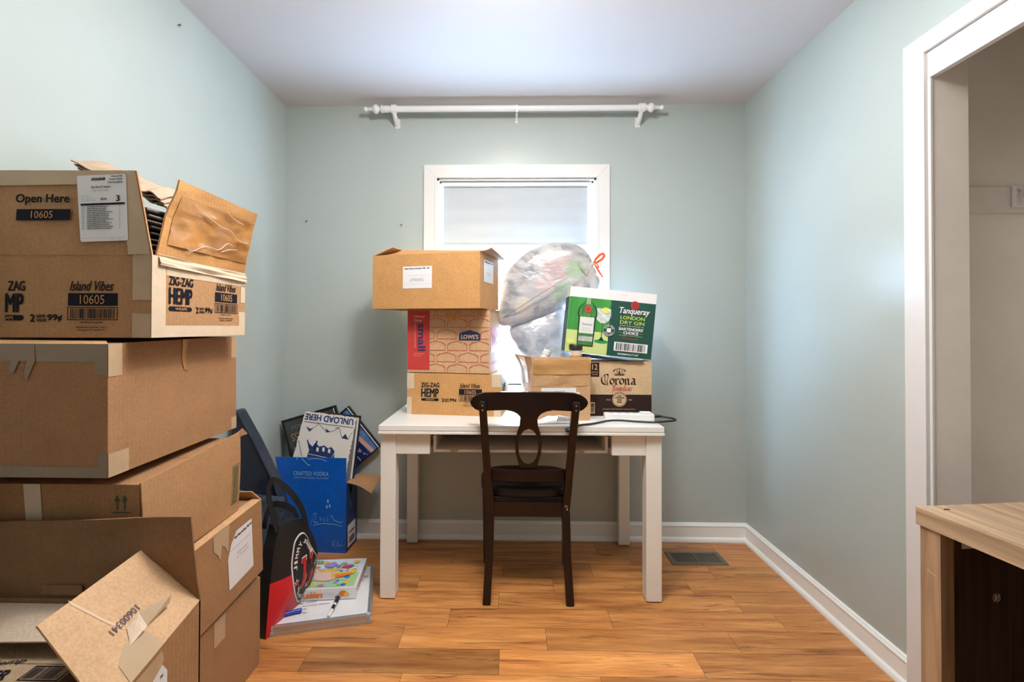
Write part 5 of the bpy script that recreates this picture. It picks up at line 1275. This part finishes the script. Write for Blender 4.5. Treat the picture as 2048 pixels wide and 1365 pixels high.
mb = MB(); disc_fill(mb, ov, TWH, .0); inner = [(cx_ + (p[0] - cx_) * .93, cz_ + (p[1] - cz_) * .955) for p in ov]; disc_fill(mb, inner, TB, .0010)
def JJ(x, y, h_, dx):
    o1 = [(0, .10), (.016, .10), (.030, .80), (.012, .80), (.016, 1.0), (.060, 1.0), (.050, .25), (.040, .03), (.015, -.06), (-.016, -.04), (-.018, .10)]
    return [(x + a_ * dx, y + b_ * h_) for a_, b_ in o1]
for (x, y, h_, dx) in ((.148, .128, .110, .58), (.200, .116, .122, .56)):
    g_ = JJ(x, y, h_, dx); gx = sum(p[0] for p in g_) / len(g_); gy = sum(p[1] for p in g_) / len(g_)
    mb.poly([(gx + (p[0] - gx) * 1.22, gy + (p[1] - gy) * 1.07) for p in g_], P2, TWH, 3.2); mb.poly(g_, P2, TR, 5)
def star(x, y, r): return [(x + r * (1 if k % 2 == 0 else .42) * math.cos(PI / 2 + k * PI / 5), y + r * (1 if k % 2 == 0 else .42) * math.sin(PI / 2 + k * PI / 5)) for k in range(10)]
for (x, y) in ((.124, .158), (.250, .178)): mb.poly(star(x, y, .0165), P2, TWH, 3.2); mb.poly(star(x, y, .011), P2, TR, 5)
import itertools
def along(txt, pts, h_, rot0, e=4):
    P = [V(p) for p in pts]; seg = [(b_ - a_).length for a_, b_ in zip(P, P[1:])]; tot = sum(seg)
    for i, chh in enumerate(txt):
        if chh == ' ': continue
        s_ = tot * (i + .5) / len(txt); k = 0
        while s_ > seg[k] and k < len(seg) - 1: s_ -= seg[k]; k += 1
        p = P[k].lerp(P[k + 1], s_ / seg[k]); d = (P[k + 1] - P[k]); a_ = math.degrees(math.atan2(d.y, d.x)) + rot0
        q = P2.sub(p.x, p.y, a_); cw = tot / len(txt) * .78 * (.6 if chh == 'I' else 1); mb.text(chh, q, -cw / 2, -h_ / 2, cw / 2, h_ / 2, TWH, .05, 0, e)
along('JIMMY', [(.118, .205), (.124, .25), (.138, .288), (.160, .306)], .019, 0); along("JOHN'S", [(.168, .308), (.190, .292), (.210, .258), (.232, .222)], .017, 0)
along('SANDWICHES', [(.134, .118), (.150, .092), (.178, .072), (.21, .078), (.246, .108), (.262, .134)], .013, 0)
on_cloth(mb, .0012).build('emblem', tb)
# handles
mb = MB()
def strap(pts, wd):
    P = bez(pts, 6); vs = []
    for i, p in enumerate(P):
        T = (P[min(i + 1, len(P) - 1)] - P[max(i - 1, 0)]).normalized(); s_ = T.cross(Ft.n).normalized(); vs += [p - s_ * wd, p + s_ * wd, p + s_ * wd - Ft.n * .002, p - s_ * wd - Ft.n * .002]
    n = len(P); return MB().add(vs, [(4 * i + k, 4 * i + (k + 1) % 4, 4 * i + 4 + (k + 1) % 4, 4 * i + 4 + k) for i in range(n - 1) for k in range(4)] + [(3, 2, 1, 0), tuple(4 * n - 4 + k for k in range(4))], TB)
recalc(strap([Ft.p(.215, .345, .004), Ft.p(.190, .42, .004), Ft.p(.140, .50, 0), Ft.p(.085, .560, -.01), Ft.p(.050, .583, -.02), Ft.p(.03, .545, -.02), Ft.p(.045, .45, -.01), Ft.p(.06, .385, .0)], .0125).build('handle', tb, smooth=False))
recalc(strap([Ft.p(.235, .33, -.054), Ft.p(.215, .40, -.06), Ft.p(.150, .45, -.07), Ft.p(.09, .46, -.07), Ft.p(.05, .39, -.06)], .012).build('handle', tb, smooth=False))
# whiteboards
ALU = mat('aluminium_frame', (.58, .60, .63), .32, .04, 30, metal=.8); WBM = mat('whiteboard_surface', (.82, .83, .85), .18, coat=.4); MK = mat('marker_ink', (.03, .035, .07), .5)
wa = math.radians(14.2)
def wboard(z, dx, lab, writing):
    base = V((-.544, 1.899, z)) + V((math.cos(wa), math.sin(wa), 0)) * dx
    t = thing('whiteboard', lab, 'whiteboard', tuple(base), wa, group=None)
    Wd, Hd, T = .375, .405, .0185
    sm = MB().box((-Wd + .01, .01, .002), (-.01, Hd - .01, .0165), WBM)
    for a_, b_ in (((-Wd, 0), (-.0, .013)), ((-Wd, Hd - .013), (0, Hd))):
        mb = MB().box((*a_, 0), (*b_, T), ALU); mb.box((a_[0] + .001, a_[1] - .0004, .006), (b_[0] - .012, b_[1], .0085), mat('frame_groove', (.25, .26, .28), .4)); mb.build('frame_rail', t, bevel=.0015)
    for x in (-.013, -Wd): MB().box((x, .013, 0), (x + .013, Hd - .013, T), ALU).build('frame_rail', t, bevel=.0015)
    for x in (-.015, -Wd - .001): MB().box((x, -.001, -.0002 + .0002), (x + .016, .015, T + .0006), mat('corner_cap', (.42, .44, .48), .4)).build('corner_cap', t, bevel=.003)
    if writing:
        f = Fr((-Wd, 0, .0166), (1, 0, 0), (0, 1, 0)); mb = sm
        for tx, u, v, u1, hh_ in (('pitch', .112, .135, .150, .014), ('final', .06, .135, .10, .014), ('on press release', .10, .112, .205, .012), ('parts', .085, .088, .120, .012), ('order for :', .068, .064, .135, .012), ('answers', .305, .295, .352, .015), ('(2)', .318, .262, .338, .014)): mb.text(tx, f, u, v, u1, v + hh_, MK, -.004, .2, 2)
        mb.line([(.300, .290), (.355, .293)], f, .0012, MK, 2)
    sm.build('board_surface', t)
    return t
wboard(0, 0, 'lower framed whiteboard lying flat on the floor under the written-on whiteboard', False)
wboard(.0192, -.004, 'upper framed whiteboard with handwriting, lying flat in front of the blue box', True)
zt = .0384
mk = thing('marker_pen', 'black whiteboard marker with white barrel lying across the upper whiteboard', 'marker', (-.713, 1.925, zt + .0085))
pA, pB = V((-.712, 1.995, zt + .0085)) - V((-.713, 1.925, zt + .0085)), V((-.704, 1.862, zt + .0085)) - V((-.713, 1.925, zt + .0085))
ax = (pB - pA).normalized(); L_ = (pB - pA).length
smooth_by_angle(MB().lathe([(0, .006), (.001, .0075), (.045, .0075), (.046, .007)], pA, ax, BLACKP, 16).build('cap', mk), 40)
smooth_by_angle(MB().lathe([(.046, .0068), (L_ - .004, .0068), (L_, .0055)], pA, ax, WHITE, 16).build('barrel', mk), 40)
smooth_by_angle(MB().lathe([(.060, .00695), (.088, .00695)], pA, ax, BLACKP, 16).build('printed_band', mk), 40)
mk = thing('marker_pen', 'blue marker cap end poking out from under the tote bag on the whiteboard', 'marker', (-.862, 1.885, zt + .0085))
smooth_by_angle(MB().lathe([(-.05, .007), (.0, .0075), (.034, .0085), (.038, .0085), (.040, .006)], (0, 0, 0), (.86, .50, 0), mat('blue_cap', (.012, .045, .42), .3), 16).build('marker_body', mk), 40)
# board game box
GW = mat('game_box_white', (.80, .80, .82), .3, coat=.4)
def gm(n_, c_): return mat('game_' + n_, c_, .35, coat=.3)
G_ = dict(y=gm('yellow', (.80, .50, .05)), o=gm('orange', (.80, .22, .03)), s=gm('skin', (.78, .50, .40)), g=gm('green', (.10, .42, .08)), b=gm('blue', (.04, .20, .55)), p=gm('purple', (.35, .28, .60)), m=gm('magenta', (.60, .12, .30)), l=gm('sky', (.40, .60, .78)), k=gm('brown', (.12, .04, .02)))
ga = math.atan2(2.006 - 1.955, -.641 + .862)
gt = thing('board_game_box', 'colourful board game box reading Ladders, lying on the upper whiteboard', 'game box', (-.641, 2.004, zt + .0006), math.radians(6.5))
Wd, Hd, T = .300, .255, .046
def game_art():
    mb = MB().box((-Wd, 0, 0), (0, Hd, T), GW); f = Fr((-Wd, 0, T), (1, 0, 0), (0, 1, 0)); rnd = random.Random(11)
    mb.rect(f, .012, .010, Wd - .010, .125, gm('lawn', (.40, .62, .30)), 1); mb.rect(f, .012, .125, Wd - .010, Hd - .010, gm('pale_sky', (.66, .76, .84)), 1)
    for _ in range(70):
        u, v = rnd.uniform(.03, Wd - .03), rnd.uniform(.02, Hd - .03); r = rnd.uniform(.005, .016)
        mb.disc(f, u, v, r, G_[rnd.choice('yogbplmgwl'.replace('w', 'b'))], 2 + rnd.random(), ry=r * rnd.uniform(.5, 1.2), n=14)
    mb.disc(f, .150, .105, .068, G_['s'], 4, .048); mb.disc(f, .155, .100, .060, gm('skin2', (.80, .55, .47)), 5, .036)
    mb.poly([(.170, .120), (.275, .138), (.268, .108), (.180, .080)], f, G_['y'], 6); mb.poly([(.190, .105), (.262, .120), (.255, .098), (.195, .075)], f, G_['o'], 7)
    mb.poly([(.115, .150), (.210, .165), (.180, .135), (.120, .130)], f, G_['y'], 6)
    mb.disc(f, .150, .195, .030, G_['p'], 6, .022); mb.disc(f, .222, .178, .028, G_['m'], 6, .016); mb.disc(f, .262, .215, .013, G_['y'], 7); mb.disc(f, .262, .160, .010, GW, 7)
    mb.line([(.175, .150), (.198, .235)], f, .003, GW, 8); mb.line([(.195, .145), (.218, .230)], f, .003, GW, 8)
    for k in range(6): mb.line([(.178 + k * .004, .160 + k * .014), (.198 + k * .004, .156 + k * .014)], f, .0022, GW, 8)
    mb.nib([(.205, .165), (.230, .172), (.260, .168), (.275, .175)], f, .004, G_['k'], 60, 8)
    mb.text('CHUTES', f, .018, .205, .110, .235, G_['g'], .04, 0, 9); mb.text('and', f, .05, .185, .08, .200, G_['o'], .03, 0, 9)
    f = Fr((-Wd, 0, 0), (1, 0, 0), (0, 0, 1))
    mb.text('Chutes', f, .012, .010, .062, .034, G_['g'], .04, 0, 2); mb.text('&', f, .066, .012, .082, .032, G_['b'], .04, 0, 2); mb.text('Ladders', f, .086, .009, .165, .036, G_['o'], .05, 0, 2)
    for k in range(3): mb.text('For 2 to 4 players ages 3'[: 18 + 3 * k], f, .172, .028 - k * .007, .208, .031 - k * .007, GREYINK, 0, 0, 2)
    for (u, v, r, c_) in ((.248, .024, .016, 'o'), (.262, .020, .011, 'y'), (.236, .016, .010, 's'), (.222, .010, .008, 'b'), (.230, .006, .006, 'g')): mb.disc(f, u, v, r, G_[c_], 2 + u, ry=r * .8, n=14)
    f = Fr((0, 0, 0), (0, 1, 0), (0, 0, 1)); mb.text('CHUTES & LADDERS', f, .03, .012, .22, .034, G_['o'], .03, 0, 2)
    return mb
game_art().build('box_lid', gt)
# blue vodka carton
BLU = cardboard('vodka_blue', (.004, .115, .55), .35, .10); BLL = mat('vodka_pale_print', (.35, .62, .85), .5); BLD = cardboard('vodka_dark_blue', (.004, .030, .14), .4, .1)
c, a, w_ = place((-1.212, 2.462), (-.846, 2.477), .150)
a = math.radians(-3.5); c = V((-.846, 2.477)) + V((-math.cos(a), -math.sin(a))) * .183 + V((-math.sin(a), math.cos(a))) * .075; w_ = .366
bb = thing('cardboard_box', 'blue Rain CRAFTED VODKA carton with raised flap holding the framed pictures in the corner', 'box', (c.x, c.y, 0), a)
def bub(m2, q, u, v, s): # falling drop
    m2.poly([(u, v + .020 * s), (u + .005 * s, v + .006 * s), (u + .0035 * s, v), (u - .0035 * s, v), (u - .005 * s, v + .006 * s)], q, BLL, 2)
def pr(mb, F, w_, d, h):
    f = F['front']
    for (u, v) in ((.268, .262), (.278, .238), (.262, .232)): bub(mb, f, u, v, 1)
    mb.nib([(.175, .14), (.19, .20), (.205, .205), (.20, .17), (.19, .16), (.215, .155)], f, .0035, BLL, 60)
    mb.nib([(.215, .160), (.225, .185), (.235, .165), (.245, .180), (.250, .160), (.262, .185), (.268, .162), (.280, .190), (.290, .195), (.300, .172), (.330, .160), (.350, .164)], f, .0028, BLL, 60)
    mb.nib([(.190, .142), (.240, .152), (.300, .150), (.345, .140)], f, .0028, BLL, 80)
    mb.nib([(.292, .034), (.296, .062), (.308, .064), (.304, .050), (.296, .046), (.308, .032), (.314, .044), (.320, .036), (.324, .046), (.328, .036), (.334, .046), (.340, .038), (.352, .042)], f, .0018, BLL, 50); bub(mb, f, .322, .052, .5)
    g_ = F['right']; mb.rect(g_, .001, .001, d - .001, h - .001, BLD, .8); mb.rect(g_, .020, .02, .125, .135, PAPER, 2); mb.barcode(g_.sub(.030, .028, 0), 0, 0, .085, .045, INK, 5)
    mb.text('VODKA', g_, .035, .085, .11, .10, INK, .02, 0, 4); mb.nib([(.03, .20), (.05, .26), (.07, .22), (.09, .28), (.11, .24)], g_, .002, BLL, 60)
body(bb, w_, .150, .365, BLU, is_open=True, prints=pr)
A, B, h_ = w_ / 2, .075, .365
fl_ = qsheet((-A, -B, h_), (A, -B, h_), (A, -B - .004, h_ + .132), (-A - .02, -B - .004, h_ + .130), m=BLU, back=KIN, t=.004); fo = fl_.build('flap', bb)
f = Fr((-A, -B, h_), (1, 0, 0), (0, -.004, .132)); mb = MB()
mb.text('CRAFTED VODKA', f, .080, .036, .272, .058, BLL, .0, 0, 3); mb.text('WITH NATURAL FLAVORS', f, .082, .020, .270, .028, BLL, .0, 0, 3)
mb.nib([(.125, .126), (.142, .110), (.158, .094), (.172, .090)], f, .004, BLL, 70, 2); mb.nib([(.158, .122), (.195, .128), (.235, .124), (.262, .114)], f, .003, BLL, 80, 2); mb.nib([(.100, .130), (.100, .118)], f, .004, BLL, 10, 2)
mb.build('printed_lettering', fo)
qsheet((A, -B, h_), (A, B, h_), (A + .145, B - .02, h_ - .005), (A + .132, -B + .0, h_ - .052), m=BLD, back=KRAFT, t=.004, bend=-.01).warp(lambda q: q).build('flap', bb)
qsheet((A, B, h_), (-A, B, h_), (-A, B + .004, h_ + .08), (A, B + .004, h_ + .08), m=KIN, back=BLU, t=.003).build('flap', bb)
# framed pictures and tin sign: each a quad leaning back on the wall
FRB = mat('frame_black', (.010, .010, .010), .35)
def leaning(name, lab, cat, c_tl, c_tr, c_br, c_bl, y0, y1, t, m):
    """corner x,z ; y0 at the bottom, y1 at the top; returns thing + frame with origin bottom-left"""
    zmin = min(c_bl[1], c_br[1]); zmax = max(c_tl[1], c_tr[1])
    def P(c_): return V((c_[0], y0 + (y1 - y0) * (c_[1] - zmin) / (zmax - zmin), c_[1]))
    bl, br, tl, tr_ = P(c_bl), P(c_br), P(c_tl), P(c_tr)
    th_ = thing(name, lab, cat, tuple(bl)); u = (br - bl); v = (tl - bl); n_ = u.cross(v).normalized(); v = n_.cross(u).normalized()
    return th_, Fr((0, 0, 0), u, v), u.length, (tl - bl).length
def frame_build(th_, F, w_, h_, wd, dep, art):
    mb = MB()
    for a_, b_ in (((0, 0), (w_, wd)), ((0, h_ - wd), (w_, h_)), ((0, wd), (wd, h_ - wd)), ((w_ - wd, wd), (w_, h_ - wd))): mb.fbox(F, (*a_, -dep), (*b_, 0), FRB)
    mb.build('frame', th_, bevel=.0015)
    mb = MB(); mb.fbox(F, (wd, wd, -dep + .002), (w_ - wd, h_ - wd, -.008), FRB); art(mb, Fr(F.p(0, 0, -.008), F.u, F.v), w_, h_, wd); mb.build('picture', th_)
DPOS = mat('poster_dark', (.055, .055, .060), .25, .3, 14, coat=.3); GOLD = mat('poster_gold', (.42, .26, .10), .4); GPR = mat('poster_grey', (.20, .20, .21), .4)
# A: dark poster, upside down. direction along bottom edge derived from the photo corners
def rectc(tl, tr_, hgt):
    u = V((tr_[0] - tl[0], tr_[1] - tl[1])); n_ = V((u.y, -u.x)).normalized()
    bl = V(tl) + n_ * hgt; br = V(tr_) + n_ * hgt; return tl, tr_, tuple(br), tuple(bl)
tl, tr_, br, bl = rectc((-1.252, .664), (-.954, .752), .42)
t_, F, w_, h_ = leaning('picture_frame', 'black framed dark poster with gold upside-down lettering, leaning in the corner behind the tin sign', 'picture frame', tl, tr_, br, bl, 2.572, 2.605, .02, FRB)
def art(mb, f, w_, h_, wd):
    mb.rect(f, wd, wd, w_ - wd, h_ - wd, DPOS, 1); q = f.sub(w_, h_, 180)
    mb.text('GLASS', q, w_ * .52, .085, w_ * .90, .128, GOLD, -.01, 0, 2); mb.text('SINGLE SHOT', q, w_ * .16, .042, w_ * .88, .060, GPR, .0, 0, 2); mb.rect(f, .03, h_ - .24, .075, h_ - .16, mat('poster_white', (.6, .6, .6), .4), 2); mb.disc(f, .14, .18, .05, GPR, 2)
frame_build(t_, F, w_, h_, .010, .022, art)
mb = MB(); mb.fbox(F, (w_ - .017, h_ - .20, -.012), (w_ - .012, h_ - .011, -.004), WHITE); mb.build('white_mat_edge', t_)
# C: blue painting
tl, tr_, br, bl = rectc((-.905, .748), (-.705, .520), .30)
tlx = V((-.895, .743)); trx = V((-.706, .522)); u = (trx - tlx).normalized(); n_ = V((-abs(u.y), -abs(u.x)))
tl = tuple(tlx); tr_ = tuple(trx); Hh = .205; br = tuple(trx + V((u.y, -u.x)) * Hh); bl = tuple(tlx + V((u.y, -u.x)) * Hh)
t_, F, w_, h_ = leaning('picture_frame', 'black framed blue and peach painting, tilted at the right edge of the blue carton', 'picture frame', tl, tr_, br, bl, 2.612, 2.645, .02, FRB)
PB = mat('paint_blue', (.03, .10, .34), .4, 0, 22, col2=(.12, .26, .52)); PN = mat('paint_navy', (.008, .018, .08), .4); PP = mat('paint_peach', (.62, .38, .32), .4); PL = mat('paint_lilac', (.30, .34, .66), .4)
def art(mb, f, w_, h_, wd):
    mb.rect(f, wd, wd, w_ - wd, h_ - wd, PB, 1); rnd = random.Random(6)
    mb.poly([(wd, h_ * .62), (w_ - wd, h_ * .80), (w_ - wd, h_ * .70), (wd, h_ * .48)], f, PP, 1.6); mb.poly([(wd, h_ * .40), (w_ * .6, h_ * .62), (w_ - wd, h_ * .66), (w_ - wd, h_ * .2), (w_ * .5, h_ * .2)], f, PN, 1.8)
    for _ in range(60):
        u_, v_ = rnd.uniform(.02, w_ - .02), rnd.uniform(.02, h_ * .6); L0 = rnd.uniform(.01, .035); a_ = rnd.uniform(-.2, .9)
        mb.nib([(u_, v_), (min(w_ - wd, u_ + L0 * math.cos(a_)), min(h_ - wd, v_ + L0 * math.sin(a_)))], f, rnd.uniform(.003, .008), rnd.choice([PN, PP, PL, PB, PL]), 70, 2 + rnd.random())
    for _ in range(14): mb.disc(f, rnd.uniform(.02, w_ * .5), rnd.uniform(.014, .04), .005, PL, 4, n=10)
frame_build(t_, F, w_, h_, .008, .020, art)
mb = MB(); mb.fbox(F, (.004, h_ - .0135, -.010), (w_ - .004, h_ - .009, .0012), WHITE); mb.build('white_mat_edge', t_)
# behind the sign: black frame with white mat edge
tl, tr_ = (-1.00, .715), (-.812, .700)
t_, F, w_, h_ = leaning('picture_frame', 'black frame with white inner edge showing just behind the right side of the tin sign', 'picture frame', tl, tr_, (-.835, .30), (-1.02, .315), 2.535, 2.575, .02, FRB)
def art(mb, f, w_, h_, wd): mb.rect(f, wd, wd, w_ - wd, h_ - wd, WHITE, 1); mb.rect(f, wd + .012, wd + .02, w_ - wd - .012, h_ - wd - .02, GPR, 2)
frame_build(t_, F, w_, h_, .007, .016, art)
# tin sign
TIN = mat('tin_white', (.78, .76, .71), .38, .05, 8, coat=.2); RUST = mat('tin_rust', (.16, .035, .025), .7, .4, 60); TNV = mat('tin_navy', (.018, .045, .17), .45)
t_, F, w_, h_ = leaning('tin_sign', 'white tin sign with rusty edges reading UNLOAD HERE upside down, in the blue carton', 'sign', (-1.100, .727), (-.812, .694), (-.865, .29), (-1.185, .327), 2.50, 2.560, .003, TIN)
w_ = .292; u0_ = .0
mb = MB()
# outline tapers slightly: left edge leans
outs = []; rnd = random.Random(2); N0 = 34
tlv = V((.028, h_)); 
cor = [(0.0, 0), (w_ + .02, 0), (w_ + .03, h_ * .995), (.036, h_ * 1.0)]
for i in range(4):
    a_, b_ = V(cor[i]), V(cor[(i + 1) % 4])
    for k in range(N0): outs.append(tuple(a_.lerp(b_, k / N0) + V((rnd.uniform(-.0010, .0010), rnd.uniform(-.0010, .0010)))))
mb.prism(outs, F, .0015, TIN)
for i, p in enumerate(outs):
    if rnd.random() < .62:
        q2 = outs[(i + 1) % len(outs)]; c2_ = V((w_ / 2, h_ / 2)); wd_ = rnd.uniform(.001, .0045)
        a_, b_ = V(p), V(q2); ia = (c2_ - a_).normalized() * wd_; ib = (c2_ - b_).normalized() * wd_ * rnd.uniform(.3, 1); mb.poly([tuple(a_), tuple(b_), tuple(b_ + ib), tuple(a_ + ia)], F, RUST, 1)
Q = F.sub(w_ + .030, h_, 180)            # reading direction of the upside-down sign
mb.text('UNLOAD HERE', Q, .014, .012, .280, .046, TNV, .035, 0, 2); mb.rect(Q, .010, .056, .280, .0585, TNV, 2)
def inv(pts, dx=0, dy=0): return [(x + dx, y + dy) for x, y in pts]
for pts_, wd_ in (([(.012, .085), (.028, .122), (.046, .096), (.062, .118), (.085, .066), (.098, .070), (.105, .066)], .0022), ([(.085, .066), (.118, .090), (.150, .098), (.205, .052)], .0020), ([(.200, .060), (.243, .105), (.262, .082)], .0020), ([(.292, .16), (.262, .235)], .0025)): mb.line(pts_, Q, wd_, TNV, 2)
mb.poly([(.046, .096), (.062, .118), (.056, .108), (.028, .122)], Q, TNV, 2); mb.poly([(.130, .095), (.150, .098), (.158, .078)], Q, TNV, 2); mb.poly([(.242, .105), (.262, .082), (.240, .092), (.226, .084)], Q, TNV, 2)
# chairlift riders, seen upside down
mb.poly([(.085, .235), (.090, .190), (.110, .172), (.128, .180), (.150, .168), (.175, .178), (.200, .160), (.212, .182), (.232, .168), (.225, .195), (.232, .235), (.215, .262), (.10, .255)], Q, TNV, 2)
for pts_ in ([(.205, .200), (.196, .148), (.188, .150), (.194, .200)], [(.228, .200), (.248, .150), (.242, .150), (.220, .190)]): mb.poly(pts_, Q, TNV, 2)
for (x, y) in ((.118, .196), (.150, .192), (.182, .196)): mb.poly([(x - .006, y - .012), (x + .007, y - .014), (x + .006, y + .006), (x - .007, y + .010)], Q, TIN, 3)
mb.line([(.092, .232), (.225, .222)], Q, .003, TIN, 3); mb.line([(.088, .20), (.10, .225), (.098, .26)], Q, .0025, TIN, 3)
mb.build('sign_plate', t_)

# ------------------------------------------------------------------ side table / cabinet at the right
LW = wood_mat('weathered_oak', (.56, .40, .25), (.27, .17, .10), 'Y', .42); LWZ = wood_mat('weathered_oak_upright', (.46, .30, .175), (.25, .15, .082), 'Z', .5); LWD = wood_mat('brown_oak_panel', (.10, .055, .032), (.035, .018, .010), 'Z', .5)
ca = math.radians(6.6)
cb = thing('wooden_cabinet', 'weathered oak open cabinet with thick top in the lower right, before the closet', 'cabinet', (1.022, 1.217, 0), ca)
# local: +x to the right, -y toward the camera
LEN = .95; DEP = .40
MB().box((0, -LEN, .696), (DEP, 0, .740), LW).build('cabinet_top', cb, bevel=.0012)
for y0 in (-.056, -LEN + .006): 
    MB().box((.006, y0, 0), (.042, y0 + .050, .696), LWZ).build('leg', cb, bevel=.001)
MB().box((.042, -.024, .02), (DEP - .01, -.006, .696), LWD).build('end_panel', cb)
MB().box((.042, -LEN + .006, .02), (DEP - .01, -LEN + .024, .696), LWD).build('end_panel', cb)
MB().box((DEP - .024, -LEN + .03, .02), (DEP - .012, -.03, .696), LWD).build('back_panel', cb)
MB().box((.042, -LEN + .03, .06), (DEP - .024, -.024, .078), LWD).build('shelf', cb)
mb = MB(); f = Fr((.042, -.0245, 0), (1, 0, 0), (0, 0, 1)); mb.rect(f, .056, .640, .100, .668, PAPER, 1); mb.text('CARE AND USE', f, .060, .652, .096, .656, GREYINK, 0, 0, 2); mb.build('paper_label', cb)
mb = MB(); mb.ring(f, .152, .515, .0105, .0014, WHITE, 1); mb.text('R!', f, .146, .508, .158, .522, WHITE, .03, 0, 2); mb.build('round_stamp', cb)
mb = MB(); mb.tube([(.046, -.0300, .7405), (.053, -.0285, .7407), (.061, -.0300, .7405)], .0016, BLACKP, 6); mb.build('scuff', cb)
mb = MB(); f = Fr((.006, -.006, 0), (0, -1, 0), (0, 0, 1)); mb.nib([(.018, .595), (.028, .590), (.040, .588)], f, .0018, mat('scratch_pale', (.62, .52, .38), .6), 70, 1); mb.build('scratch', cb)
